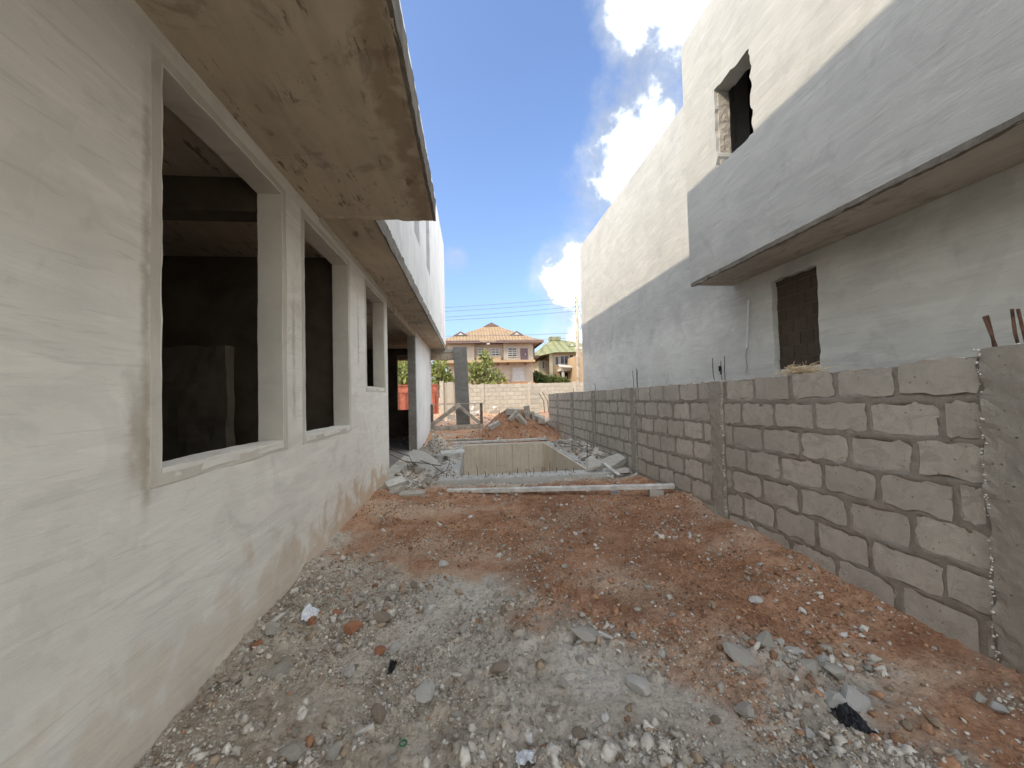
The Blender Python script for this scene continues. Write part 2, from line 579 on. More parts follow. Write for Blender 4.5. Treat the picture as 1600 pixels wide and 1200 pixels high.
M['block'] = block_mat('sandcrete_block', (0.65, 0.595, 0.505), (0.51, 0.46, 0.385), smear=(0.40, 0.355, 0.295))
M['mortar'] = block_mat('damp_mortar', (0.385, 0.34, 0.28), (0.265, 0.235, 0.19), 0.3, smear=(0.33, 0.29, 0.24))
M['pillar'] = block_mat('cast_pillar', (0.46, 0.415, 0.345), (0.34, 0.305, 0.25), 0.8, smear=(0.36, 0.32, 0.26))
M['block_far'] = block_mat('far_sandcrete_block', (0.58, 0.53, 0.43), (0.48, 0.435, 0.35))
M['mortar_far'] = block_mat('pale_mortar', (0.50, 0.455, 0.37), (0.41, 0.37, 0.30), 0.2)
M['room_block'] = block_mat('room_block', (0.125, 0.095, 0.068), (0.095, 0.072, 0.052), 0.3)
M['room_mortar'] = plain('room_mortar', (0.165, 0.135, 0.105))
M['agg'] = plain('white_aggregate', (0.62, 0.59, 0.52), var=0.2)
M['rust'] = plain('rusty_steel', (0.14, 0.075, 0.05), 0.75, 0.35, 20, 0.3)
M['rebar'] = plain('dusty_rebar', (0.20, 0.17, 0.145), 0.7, 0.3, 15, 0.3)
M['wood'] = plain('weathered_grey_timber', (0.40, 0.36, 0.295), 0.85, 0.22, 5)
M['wood_dark'] = plain('dark_timber', (0.17, 0.14, 0.11), 0.85, 0.25, 8)
M['wood_pale'] = plain('cement_splashed_board', (0.62, 0.59, 0.53), 0.85, 0.16, 7, bump=0.4)
M['pipe'] = plain('white_plastic_pipe', (0.74, 0.74, 0.73), 0.5, 0.05)
M['gate'] = plain('red_oxide_painted_steel', (0.40, 0.135, 0.085), 0.6, 0.2, 3)
M['gate_dark'] = plain('red_oxide_frame', (0.31, 0.10, 0.062), 0.6, 0.2, 3)
M['straw'] = plain('dry_straw', (0.68, 0.55, 0.36), 0.8, 0.2, 30)
M['black_plastic'] = plain('black_plastic_film', (0.018, 0.018, 0.020), 0.35, 0.3, 30, bump=0.6)
M['white_plastic'] = plain('crumpled_white_film', (0.72, 0.73, 0.75), 0.4, 0.15, 30, bump=0.6)
M['wire'] = plain('aluminium_conductor', (0.20, 0.21, 0.23), 0.5, 0.1)
M['pole'] = plain('weathered_timber_pole', (0.43, 0.37, 0.29), 0.85, 0.2, 4)
M['rock_grey'] = block_mat('broken_grey_concrete', (0.57, 0.525, 0.45), (0.44, 0.40, 0.335), 0.4, 2.0)
M['rock_white'] = block_mat('pale_broken_concrete', (0.70, 0.67, 0.61), (0.57, 0.54, 0.48), 0.35, 2.0)
M['rock_brown'] = block_mat('brown_stone', (0.40, 0.33, 0.25), (0.29, 0.23, 0.17), 0.35, 2.0)
M['rock_red'] = block_mat('red_clay_lump', (0.52, 0.25, 0.14), (0.42, 0.185, 0.10), 0.3, 2.0)


def vcol_mat(name, attr='Col', bump=0.6, bscale=60, rough=0.95):
    m, t, b = new_mat(name)
    a = t.node('ShaderNodeAttribute', attribute_name=attr)
    g = t.noise(t.coord(), bscale, 4, 0.7)
    c = t.mix(t.math('MULTIPLY', t.ramp(g, 0.3, 0.75), 0.4), a.outputs['Color'], t.mix(1.0, a.outputs['Color'], (0.45, 0.42, 0.40), 'MULTIPLY'))
    t.put(b.inputs['Base Color'], c)
    b.inputs['Roughness'].default_value = rough
    t.put(b.inputs['Normal'], t.bump(g, bump, 0.01))
    return m


M['pebble'] = vcol_mat('mixed_gravel')


def ground_mat():
    m, t, b = new_mat('laterite_and_rubble')
    a = t.node('ShaderNodeAttribute', attribute_name='soil')
    co = t.coord()
    sp = t.node('ShaderNodeSeparateColor')
    t.put(sp.inputs[0], a.outputs['Color'])
    red, dust, damp = sp.outputs[0], sp.outputs[1], sp.outputs[2]
    n = t.noise(co, 5.0, 8, 0.68, 0.4)
    f = t.noise(co, 34.0, 7, 0.72, 0.3)
    g = t.noise(co, 190.0, 3, 0.75)
    grey = t.mix(t.ramp(n, 0.32, 0.68), (0.47, 0.40, 0.31), (0.68, 0.60, 0.49))
    grey = t.mix(t.math('MULTIPLY', dust, 0.8), grey, (0.70, 0.645, 0.555))
    lat = t.mix(t.ramp(n, 0.3, 0.7), (0.41, 0.205, 0.112), (0.60, 0.36, 0.222))
    lat = t.mix(t.math('MULTIPLY', dust, 0.65), lat, (0.66, 0.50, 0.355))
    k = t.ramp(t.math('ADD', red, t.math('MULTIPLY', t.math('SUBTRACT', f, 0.5), 0.75)), 0.14, 0.86)
    c = t.mix(k, grey, lat)
    blot = t.noise(co, 1.6, 6, .65, .6)
    c = t.mix(t.ramp(blot, 0.48, 0.66, 0.0, 0.45), c, t.mix(1.0, c, (0.64, 0.59, 0.54), 'MULTIPLY'))
    c = t.mix(t.math('MULTIPLY', damp, 0.55), c, t.mix(1.0, c, (0.56, 0.50, 0.45), 'MULTIPLY'))
    c = t.mix(t.ramp(f, 0.55, 0.30, 0.0, 0.75), c, t.mix(1.0, c, (0.42, 0.38, 0.35), 'MULTIPLY'))
    c = t.mix(t.ramp(f, 0.56, 0.74, 0.0, 0.45), c, t.mix(0.5, c, (0.72, 0.66, 0.57)))
    c = t.mix(t.ramp(g, 0.62, 0.78, 0.0, 0.55), c, (0.68, 0.62, 0.54))
    t.put(b.inputs['Base Color'], c)
    b.inputs['Roughness'].default_value = 0.97
    b.inputs['Specular IOR Level'].default_value = 0.12
    h = t.math('ADD', t.math('MULTIPLY', f, 1.0), t.math('MULTIPLY', g, 0.25))
    t.put(b.inputs['Normal'], t.bump(h, 0.9, 0.03))
    return m


M['ground'] = ground_mat()

# ------------------------------------------------------------------ ground
PIT = (-0.27, 2.32, 7.45, 12.35)        # open tank in the ground


def base_h(x, y):
    x = np.asarray(x, float)
    y = np.asarray(y, float)
    z = np.clip(-0.075 + 0.036 * (y - 1.9), -0.12, 0.05)
    z = z + 0.33 * sstep(12.4, 16.0, y) + 0.30 * sstep(17, 24, y) + 0.5 * sstep(26, 34, y)
    # soil banked against the walls
    z = z + 0.07 * sstep(2.5, 3.1, x) * (y < 7) + 0.05 * sstep(-1.15, -1.6, x) * (y < 7)
    # heaps
    z = z + 0.98 * np.exp(-(((x - 1.75) / 1.08) ** 2 + ((y - 14.0) / 0.8) ** 2))
    z = z + 0.22 * np.exp(-(((x - 0.9) / 0.55) ** 2 + ((y - 13.9) / 0.6) ** 2))
    z = z + 0.42 * np.exp(-(((x + 1.05) / 0.33) ** 2 + ((y - 12.3) / 0.7) ** 2))
    # ragged ledges either side of the tank
    z = z + 0.20 * sstep(7.2, 7.9, y) * sstep(12.8, 11.0, y) * sstep(2.35, 2.75, x)
    z = z + 0.06 * sstep(7.0, 7.6, y) * sstep(11.0, 10.0, y) * sstep(-0.7, -1.0, x) 
    # dug trench by the far wall of the house
    z = z - 0.35 * np.exp(-(((x + 1.1) / 0.4) ** 2 + ((y - 10.7) / 0.55) ** 2))
    return z


def red_mask(x, y):
    P = np.stack([x * 0.9, y * 0.9, np.zeros_like(x)], 1)
    w = fbm(P, 5, 3)
    w2 = fbm(P * 3.1, 4, 7)
    lim = np.interp(x, [-1.7, -0.7, 0.0, 0.7, 1.2, 1.7, 2.3, 3.2], [4.7, 3.75, 3.4, 3.1, 2.55, 1.95, 1.2, 0.6])
    r = sstep(-0.75, 0.75, (y - lim) + w * 1.5 + w2 * 0.9)
    r = r * (1 - 0.92 * sstep(6.45, 7.0, y + 0.3 * w) * (y < 12.3))
    r = np.where((y > 12.2), np.maximum(r, 0.85), r)
    return r


def full_h(x, y):
    x = np.asarray(x, float)
    y = np.asarray(y, float)
    P = np.stack([x, y, np.zeros_like(x)], 1)
    r = red_mask(x, y)
    near = sstep(18, 9, y)
    sm = 1 - .6 * sstep(.08, .32, fbm(P * 1.9 + 7.7, 4, 29))     # patches trodden smooth
    z = base_h(x, y)
    z = z + 0.05 * fbm(P * 1.7 + 4.1, 3, 28) * near
    z = z + 0.035 * fbm(P * 1.1, 4, 21) + 0.028 * fbm(P * 3.3, 4, 22) * near
    f = fbm(P * 9.0, 5, 23, 0.62)
    z = z + (0.034 + 0.020 * (1 - r)) * f * near * sm
    # clods
    c = vnoise(P * 21.0, 25)
    z = z + near * 0.032 * np.clip(c - 0.2, 0, 1) * (1.0 + 0.5 * (1 - r)) * sm
    c2 = vnoise(P * 47.0, 26)
    z = z + near * 0.019 * np.clip(c2 - 0.15, 0, 1) * sm
    return z


def gz(x, y):
    return float(full_h(np.array([x]), np.array([y]))[0])


def axis(*segs):
    out = []
    for a, b, s in segs:
        n = max(1, int(round((b - a) / s)))
        out += [a + (b - a) * i / n for i in range(n)]
    out.append(segs[-1][1])
    return np.array(out)


gx = axis((-400, -60, 60), (-60, -8, 6), (-8, -1.75, 0.9), (-1.75, 3.25, 0.0135), (3.25, 9, 0.9), (9, 60, 6), (60, 400, 60))
gy = axis((-60, -6, 9), (-6, 0, 0.6), (0, 1.5, 0.1), (1.5, 3.6, 0.0115), (3.6, 7.45, 0.021), (7.45, 12.35, 0.055), (12.35, 17, 0.06), (17, 30, 0.35), (30, 80, 5), (80, 700, 60))
GX, GY = np.meshgrid(gx, gy)
fx, fy = GX.ravel(), GY.ravel()
GZ = full_h(fx, fy)
nx, ny = len(gx), len(gy)
ii, jj = np.meshgrid(np.arange(nx - 1), np.arange(ny - 1))
cx = (gx[ii] + gx[ii + 1]) / 2
cy = (gy[jj] + gy[jj + 1]) / 2
keep = ~((cx > PIT[0]) & (cx < PIT[1]) & (cy > PIT[2]) & (cy < PIT[3]))
keep &= ~((cx < -1.83) & (cx > -8) & (cy > -2) & (cy < 15.9))
a = (jj * nx + ii)[keep]
quads = np.stack([a, a + 1, a + 1 + nx, a + nx], 1)
gm = bpy.data.meshes.new('ground')
gm.vertices.add(len(fx))
gm.vertices.foreach_set('co', np.stack([fx, fy, GZ], 1).ravel())
gm.loops.add(quads.size)
gm.loops.foreach_set('vertex_index', quads.ravel())
gm.polygons.add(len(quads))
gm.polygons.foreach_set('loop_start', np.arange(0, quads.size, 4))
gm.polygons.foreach_set('loop_total', np.full(len(quads), 4))
gm.update(calc_edges=True)
gm.polygons.foreach_set('use_smooth', np.ones(len(quads), bool))
att = gm.color_attributes.new('soil', 'FLOAT_COLOR', 'POINT')
GP = np.stack([fx, fy, np.zeros_like(fx)], 1)
RED = red_mask(fx, fy)
DUST = sstep(0.02, 0.42, fbm(GP * 1.15 + 3.3, 5, 41)) * np.where(fy < 7, 1, 0.5)
DUST = np.maximum(DUST, 0.8 * np.exp(-(((fx - 1.35) / 0.5) ** 2 + ((fy - 2.35) / 0.35) ** 2)))
DUST = np.where((fy > 15), 0.35, DUST)
DAMP = sstep(0.05, 0.4, fbm(GP * 0.8 + 11.3, 4, 47)) * sstep(7.2, 6.0, fy)
DAMP = np.maximum(DAMP, 0.8 * np.exp(-(((fx + 0.2) / 1.2) ** 2 + ((fy - 4.4) / 0.6) ** 2)) * sstep(-.3, .3, fbm(GP * 2.2, 3, 48)))
DAMP = np.maximum(DAMP, np.exp(-(((fx - 1.7) / 1.3) ** 2 + ((fy - 13.8) / 0.9) ** 2)))
att.data.foreach_set('color', np.stack([RED, DUST, DAMP, np.ones_like(RED)], 1).astype(np.float32).ravel())
gm.materials.append(M['ground'])
ground = link(bpy.data.objects.new('ground', gm))
ground['kind'] = 'structure'


# ------------------------------------------------------------------ the unfinished house on the left
XL = -1.60
W1 = (2.19, 3.49, 1.31, 3.46)
W2 = (3.95, 5.30, 1.31, 3.46)
W3 = (6.20, 7.42, 1.85, 3.47)
lb = thing('unfinished_house', (-4, 5, 0), 'unfinished rendered two-storey house with empty window openings and overhanging canopy slab', 'house')
wm = wall_mesh([-5, 7.73], [-0.5, 3.665], [W1, W2, W3], 0.2, lambda u, v, d: (XL - d, u, v), {0: .005, 1: .005, 2: .005})
lme = wm.mesh('front_wall')
lme.materials.append(M['left_wall'])
lme.materials.append(M['left_trim'])
for pl in lme.polygons:                       # reveals take the darker grey: shade of the openings put into colour
    if abs(pl.normal.x) < .5:
        pl.material_index = 1
lower = part('front_wall', lme, None, lb)


def surround(w, proud=0.0035, band=0.075):
    """plaster band trowelled round an opening"""
    a, b, c, d = w
    m = wall_mesh([a - band, b + band], [c - band, d + band * .9], [(a - .012, b + .012, c - .012, d + .012)], 0.03,
                  lambda u, v, dd: (XL + proud - dd + 0.003 * math.sin(u * 9 + v * 5), u, v), {0: .006})
    s = part('window_surround', m, M['left_trim'], lb)
    return s


for w in (W1, W2, W3):
    surround(w)
    s = grid_box(XL - .196, XL + .004, w[0] - .006, w[1] + .006, w[2] - .05, w[2] + .010, (.05, .05, .03), lambda P: np.stack([.006 * fbm(P * 7, 3, 3), 0 * P[:, 0], .008 * fbm(P * 6, 3, 4)], 1))
    part('window_sill', s, M['left_wall'], lb)
# lintel over the wide opening, plain wall beyond it
part('lintel_beam', grid_box(-1.8, -1.6, 7.73, 11.68, 3.49, 3.664, (.1, .12, .06), lambda P: 0.008 * np.stack([fbm(P * 8, 3, s) for s in (1, 2, 3)], 1)), M['soffit'], lb)
part('side_wall', MB().box(-1.8, -1.6, 11.70, 16.1, -0.9, 3.664), M['left_upper'], lb)
part('corner_column', grid_box(-1.83, -1.612, 11.60, 11.695, -0.9, 3.664, (.05, .04, .08), lambda P: 0.010 * np.stack([fbm(P * 9, 3, s) for s in (4, 5, 6)], 1)), M['wall_core'], lb)


def edge_noise(P, x_edge, amp, y_edge=None):
    """crumbling arris along x = x_edge (and y = y_edge)"""
    w = sstep(0.06, 0.0, np.abs(P[:, 0] - x_edge))
    if y_edge is not None:
        w = np.maximum(w, sstep(0.06, 0.0, np.abs(P[:, 1] - y_edge)))
    n = np.stack([fbm(P * 7, 5, s, 0.65) for s in (7, 8, 9)], 1)
    d = n * amp * w[:, None]
    d[:, 2] -= 0.35 * amp * w * (P[:, 2] < 3.7)
    d += 0.003 * np.stack([fbm(P * 4, 2, s) for s in (17, 18, 19)], 1)
    return d


slab = grid_box(-8.0, -1.01, -5, 16.8, 3.67, 3.86, (7, .05, .06), lambda P: 0 * P)
sl = MB()
sl.box(-8.0, -1.35, -5, 16.78, 3.668, 3.85)
part('floor_slab', sl, M['soffit'], lb)
part('slab_edge', grid_box(-1.349, -1.015, -5, 16.8, 3.67, 3.85, (.055, .045, .06), lambda P: edge_noise(P, -1.015, 0.034)), M['soffit'], lb)
part('canopy_slab', grid_box(-1.598, -0.35, -5, 4.30, 3.640, 3.83, (.06, .05, .06), lambda P: edge_noise(P, -0.35, 0.036, 4.30)), M['soffit'], lb)
part('canopy_arris', grid_box(-0.372, -0.342, -5, 4.305, 3.63, 3.835, (.03, .03, .035), lambda P: edge_noise(P, -0.342, 0.020)), M['crumble'], lb)
part('slab_arris', grid_box(-1.03, -1.006, -5, 16.81, 3.655, 3.852, (.024, .035, .035), lambda P: edge_noise(P, -1.006, 0.020)), M['crumble'], lb)
part('plaster_band', MB().box(-1.598, -1.585, 4.32, 7.72, 3.60, 3.666), M['left_trim'], lb)
S1, S2 = (7.62, 8.42, 4.93, 7.3), (9.72, 10.58, 4.96, 7.3)
part('upper_wall', wall_mesh([-5, 16.8], [3.852, 8.30], [S1, S2], 0.2, lambda u, v, d: (-1.03 - d, u, v)), M['left_upper'], lb)
part('end_wall', MB().box(-8, -1.232, 16.6, 16.8, 3.852, 8.30), M['left_upper'], lb)
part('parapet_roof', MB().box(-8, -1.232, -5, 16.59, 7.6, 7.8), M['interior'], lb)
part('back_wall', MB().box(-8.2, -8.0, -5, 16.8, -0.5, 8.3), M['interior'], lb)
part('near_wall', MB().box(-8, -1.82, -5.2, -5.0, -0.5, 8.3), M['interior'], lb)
# rooms
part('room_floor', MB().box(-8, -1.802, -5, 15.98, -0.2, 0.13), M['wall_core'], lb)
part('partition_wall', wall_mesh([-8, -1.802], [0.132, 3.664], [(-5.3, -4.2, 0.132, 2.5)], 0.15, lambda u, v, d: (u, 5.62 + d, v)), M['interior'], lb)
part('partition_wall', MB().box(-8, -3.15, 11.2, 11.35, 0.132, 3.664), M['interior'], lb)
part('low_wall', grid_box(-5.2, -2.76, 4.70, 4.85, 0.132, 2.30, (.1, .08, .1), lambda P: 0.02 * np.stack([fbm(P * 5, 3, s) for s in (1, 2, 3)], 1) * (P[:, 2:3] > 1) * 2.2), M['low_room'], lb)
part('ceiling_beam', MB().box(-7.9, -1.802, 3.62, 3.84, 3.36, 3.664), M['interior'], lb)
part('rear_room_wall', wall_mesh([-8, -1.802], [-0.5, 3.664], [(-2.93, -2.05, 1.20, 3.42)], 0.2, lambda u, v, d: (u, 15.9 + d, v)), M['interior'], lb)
part('step_slab', grid_box(-1.80, -1.50, 7.76, 10.6, -0.5, 0.13, (.06, .08, .08), lambda P: 0.016 * np.stack([fbm(P * 6, 4, s) for s in (11, 12, 13)], 1)), M['left_trim'], lb)
# porch
part('porch_beam', MB().box(-4.0, -0.64, 16.25, 16.5, 3.235, 3.53), M['soffit'], lb)
part('porch_slab', MB().box(-4.0, -0.40, 16.22, 18.0, 3.532, 3.70), M['soffit_right'], lb)
pc = part('porch_column', grid_box(-0.68, -0.12, 16.0, 16.48, 0.0, 3.73, (.09, .09, .1), lambda P: 0.006 * np.stack([fbm(P * 5, 3, s) for s in (1, 2, 3)], 1) + np.stack([0.022 * (3.73 - P[:, 2]), 0 * P[:, 0], 0 * P[:, 0]], 1)), M['column'], lb)

# ------------------------------------------------------------------ the neighbour's house on the right
XB, XM = 3.45, 4.15
rb = thing('rendered_house', (8, 5, 0), 'pale rendered neighbouring house, its projecting upper storey half in sun', 'house')
LW = (4.15, 4.84, 1.92, 3.13)
UW = (4.20, 4.87, 4.73, 5.79)
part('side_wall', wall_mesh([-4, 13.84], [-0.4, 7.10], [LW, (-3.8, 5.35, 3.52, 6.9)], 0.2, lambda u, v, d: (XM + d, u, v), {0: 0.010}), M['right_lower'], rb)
part('projecting_wall', wall_mesh([-4, 5.62], [3.33, 7.11], [UW], 0.22, lambda u, v, d: (XB + d, u, v), {0: 0.022}), M['right_wall'], rb)
part('broken_edge', grid_box(XB + 0.002, XB + 0.05, -4, 5.615, 3.285, 3.332, (.024, .03, .02), lambda P: np.stack([0.010 * fbm(P * 11, 4, 5), 0 * P[:, 0], (0.030 * fbm(P * 5, 5, 6, .7) - .004) * (P[:, 2] < 3.32)], 1)), M['crumble'], rb)
part('return_wall', MB().box(XB + 0.221, XM - 0.001, 5.42, 5.618, 3.52, 7.108), M['right_wall'], rb)
part('jamb_lining', grid_box(XB + 0.05, XB + 0.215, 4.865, 4.885, 4.74, 5.78, (.03, .02, .03), lambda P: 0.012 * np.stack([0 * P[:, 0], fbm(P * 22, 4, 2), 0 * P[:, 0]], 1)), M['block'], rb)


def redge(P):
    w = sstep(0.07, 0.0, np.abs(P[:, 0] - (XB + 0.012))) * (P[:, 2] < 3.4)
    n = np.stack([fbm(P * 6 + 5, 5, s, 0.65) for s in (27, 28, 29)], 1)
    d = n * 0.03 * w[:, None] * np.array([.35, 1, 1.0]) + 0.004 * n
    d[:, 2] -= w * 0.012
    return d


part('overhang_slab', grid_box(XB + 0.012, XM - 0.002, -4, 5.615, 3.300, 3.50, (.06, .045, .05), redge), M['soffit_right'], rb)
part('end_wall', MB().box(XM + 0.201, 11, 13.63, 13.838, -0.4, 7.10), M['right_wall'], rb)
part('roof_slab', MB().box(XM + 0.201, 11, -4, 13.62, 6.8, 6.95), M['interior'], rb)
part('box_roof', MB().box(XB + 0.221, XM + 0.2, -3.9, 5.41, 6.96, 7.08), M['interior'], rb)
part('room_back_wall', MB().box(10.8, 11, -4, 13.6, -0.4, 6.79), M['interior'], rb)
part('room_end_wall', MB().box(XM + 0.201, 10.79, -4.2, -4.0, -0.4, 6.79), M['interior'], rb)
part('box_end_wall', MB().box(XB + 0.01, XM + 0.2, -4.2, -4.001, 3.34, 7.08), M['right_wall'], rb)
part('room_floor', MB().box(XM + 0.201, 10.79, -3.99, 13.6, 3.30, 3.49), M['interior'], rb)
part('ground_floor', MB().box(XM + 0.201, 10.79, -3.99, 13.6, -0.3, -0.1), M['interior'], rb)
# the lower window is closed off with blockwork set a little back
part('infill_mortar', MB().box(XM + 0.085, XM + 0.15, LW[0] - .03, LW[1] + .03, LW[2] - .03, LW[3] + .03), M['room_mortar'], rb)
for r in range(8):
    for k in range(5):
        z0, z1 = LW[2] - .02 + r * 0.165, LW[2] - .02 + r * 0.165 + .155
        y0 = LW[0] - .05 - (r % 2) * .1 + k * 0.2
        y1 = y0 + .19
        y0, y1, z1 = max(y0, LW[0] - .02), min(y1, LW[1] + .02), min(z1, LW[3] + .02)
        if y1 - y0 > .03 and z1 - z0 > .03:
            part('infill_block', MB().box(XM + 0.078, XM + 0.09, y0, y1, z0, z1), M['room_block'], rb)
cd = part('conduit_pipe', MB().tube([(4.125, 5.25, 2.99), (4.125, 5.27, 2.8), (4.125, 5.33, 2.28)], 0.013, 8), M['pipe'], rb)
part('conduit_cord', MB().tube([(4.132, 5.33, 2.285), (4.132, 5.37, 2.15), (4.132, 5.35, 2.0), (4.13, 5.38, 1.9)], 0.004, 5), M['rebar'], cd)

# ------------------------------------------------------------------ sandcrete block wall on the right
XR = 3.10
bw = thing('boundary_wall', (3.17, 8, 0), 'long grey sandcrete block boundary wall with cast pillars running along the right', 'wall')
PILL = [(1.55, 2.02), (4.46, 4.70), (7.00, 7.22), (9.40, 9.61), (11.5, 11.7), (13.5, 13.68)]
SEGS = [(0.9, 1.55), (2.02, 4.46), (4.70, 7.00), (7.22, 9.40), (9.61, 11.5), (11.7, 13.5), (13.68, 15.17)]


def top_at(y):
    return float(np.interp(y, [2, 2.5, 4.7, 15], [1.835, 1.80, 1.765, 1.69]))


def block_mesh(seed, L=0.445, h=0.222, dep=0.04):
    r = np.random.default_rng(seed)
    nu, nv = 6, 4
    m = MB()
    q = []
    for j in range(nv + 1):
        for i in range(nu + 1):
            u, v = i / nu - .5, j / nv - .5
            e = max(abs(u) * 2, abs(v) * 2)
            y = u * L + (r.normal() * 0.0075 if e > .99 else r.normal() * .004)
            z = v * h + (r.normal() * 0.0075 if e > .99 else r.normal() * .004)
            if abs(u) > .49 and abs(v) > .49:
                y *= 0.975
                z *= 0.95
            x = (0.001 if e > .99 else 0.0) + r.normal() * 0.0012
            q.append((x, y, z))
    m.v = list(q)
    for j in range(nv):
        for i in range(nu):
            a = j * (nu + 1) + i
            m.f.append((a, a + nu + 1, a + nu + 2, a + 1))
    ring = [i for i in range(nu + 1)] + [(j) * (nu + 1) + nu for j in range(1, nv + 1)] + [nv * (nu + 1) + i for i in range(nu - 1, -1, -1)] + [j * (nu + 1) for j in range(nv - 1, 0, -1)]
    o = len(m.v)
    for k in ring:
        m.v.append(m.v[k])
    for k in ring:
        x, y, z = m.v[k]
        m.v.append((x + dep, y, z))
    n = len(ring)
    for k in range(n):
        m.f.append((o + k, o + (k + 1) % n, o + n + (k + 1) % n, o + n + k))
    return m.mesh('block')


BLK = [block_mesh(100 + k) for k in range(14)]
for b_ in BLK:
    b_.materials.append(M['block'])
    b_.polygons.foreach_set('use_smooth', [k < 24 for k in range(len(b_.polygons))])
rects = []
OFFS = [0.0, 0.26, 0.09, 0.31, 0.05, 0.22, 0.40, 0.1]
for si, (ya, yb) in enumerate(SEGS):
    for row in range(8):
        ztop = 1.80 - (0.0 if row == 0 else 0.013) - row * 0.2685
        y = ya - OFFS[row] * (1 if si != 1 or row else 0) - (0 if si == 1 else 0.1 * (si % 3))
        if si == 1 and row == 0:
            y = 2.02
        while y < yb - 0.02:
            L = 0.475
            a0, b0 = max(y, ya), min(y + L, yb)
            if b0 - a0 > 0.07:
                j = 0.016 + random.random() * 0.008
                a1, b1 = a0 + j, b0 - j
                yc = (a1 + b1) / 2
                dz = top_at(yc) - 1.80 + random.uniform(-.006, .006)
                hh = 0.222 + random.uniform(-.008, .006) + (0.006 if row == 0 else 0)
                rects.append((a1, b1, ztop + dz - hh, ztop + dz))
            y += L
for k, (a0, b0, c0, d0) in enumerate(rects):
    o = part('block', BLK[k % 14], None, bw, loc=(XR + random.uniform(-.004, .004), (a0 + b0) / 2, (c0 + d0) / 2),
             rot=(random.uniform(-.008, .008), 0, random.uniform(-.006, .006)), scale=(1, (b0 - a0) / 0.445, (d0 - c0) / 0.222))
# mortar bed: one sheet, sunk behind the blocks and smeared unevenly in the joints
my = axis((0.9, 5.0, 0.022), (5.0, 9.0, 0.03), (9.0, 15.17, 0.045))
mz = np.linspace(-0.25, 1.0, 68)
mm = MB()
T = np.linspace(0, 1, 78)
YY, TT = np.meshgrid(my, T)
yy = YY.ravel()
tops = np.interp(yy, [2, 2.5, 4.7, 15], [1.835, 1.80, 1.765, 1.69]) - 0.012
zz = -0.3 + (tops + 0.3) * TT.ravel()
dist = np.full(len(yy), 9.0)
for (a0, b0, c0, d0) in rects:
    s = np.where((yy > a0 - .05) & (yy < b0 + .05) & (zz > c0 - .05) & (zz < d0 + .05))[0]
    if len(s):
        dy = np.maximum(a0 - yy[s], yy[s] - b0)
        dz = np.maximum(c0 - zz[s], zz[s] - d0)
        dist[s] = np.minimum(dist[s], np.maximum(dy, dz))
Pm = np.stack([yy * 0 + 1.7, yy, zz], 1)
nz = fbm(Pm * 13, 4, 61, 0.6)
nz2 = fbm(Pm * 5, 3, 62)
xx = XR + 0.0035 - 0.010 * nz - 0.005 * nz2
xx = xx + 0.05 * sstep(-0.012, -0.035, dist + 0.010 * nz2 + 0.012 * nz)
xx = np.where(dist > 5, XR + 0.012, xx)
n1_, n2_ = len(my), len(T)
mm.v = [tuple(q) for q in np.stack([xx, yy, zz], 1)]
mm.f = [(j * n1_ + i, (j + 1) * n1_ + i, (j + 1) * n1_ + i + 1, j * n1_ + i + 1) for j in range(n2_ - 1) for i in range(n1_ - 1)]
part('mortar_bed', mm, M['mortar'], bw, smooth=True)
bk = MB()
seg_y = list(np.arange(0.9, 15.1, 0.2)) + [15.17]
for y0, y1 in zip(seg_y[:-1], seg_y[1:]):
    t0, t1 = top_at(y0), top_at(y1)
    bk.add([(XR + .055, y0, -.3), (XR + .16, y0, -.3), (XR + .16, y1, -.3), (XR + .055, y1, -.3), (XR + .055, y0, t0 - .004), (XR + .16, y0, t0 - .004), (XR + .16, y1, t1 - .004), (XR + .055, y1, t1 - .004)],
           [(4, 5, 6, 7), (1, 2, 6, 5), (3, 0, 4, 7)] if y0 > 1 else [(4, 5, 6, 7), (1, 2, 6, 5), (3, 0, 4, 7), (0, 1, 5, 4)])
bk.box(XR - .002, XR + .16, 15.171, 15.19, -.3, 1.685)
part('wall_back', bk, M['block'], bw)


def crumbs(name, pts, size, mat_, parent, seed):
    m = MB()
    V, F = ico(0)
    r = np.random.default_rng(seed)
    for p in pts:
        s = size * r.uniform(.5, 1.5)
        vv = V * s * r.uniform(.6, 1.2, 3) * r.uniform(.8, 1.2, (12, 1)) + np.array(p)
        m.add(vv, F)
    o = part(name, m, mat_, parent)
    o['kind'] = 'stuff'
    return o


for k, (a0, b0) in enumerate(PILL):
    tp = top_at((a0 + b0) / 2) + (0.0 if k else 0.035)
    st = (.05, .03, .035) if k < 2 else (.06, .04, .06)

    def pd(P, a0=a0, b0=b0, k=k):
        n = np.stack([fbm(P * 14 + k, 4, s, 0.6) for s in (71, 72, 73)], 1)
        w = np.maximum(sstep(.05, 0, np.abs(P[:, 1] - a0)), sstep(.05, 0, np.abs(P[:, 1] - b0)))
        return n * (0.011 + 0.024 * w[:, None]) * np.array([0.8, 1, 0.7])
    p = part('cast_pillar', grid_box(XR - 0.022, XR + 0.165, a0, b0, -0.3, tp, st, pd), M['pillar'], bw)
    r = np.random.default_rng(800 + k)
    nb = int(95 if k < 2 else 45)
    e = a0 if k else b0
    pts = [(XR - 0.024 + r.normal() * .004, e + r.normal() * .007, r.uniform(0.0, tp)) for _ in range(nb)]
    pts += [(r.uniform(XR - .01, XR + .15), r.uniform(a0, b0), tp + r.normal() * .004) for _ in range(25)]
    crumbs('exposed_aggregate', pts, 0.007 if k < 2 else 0.010, M['agg'], p, 900 + k)


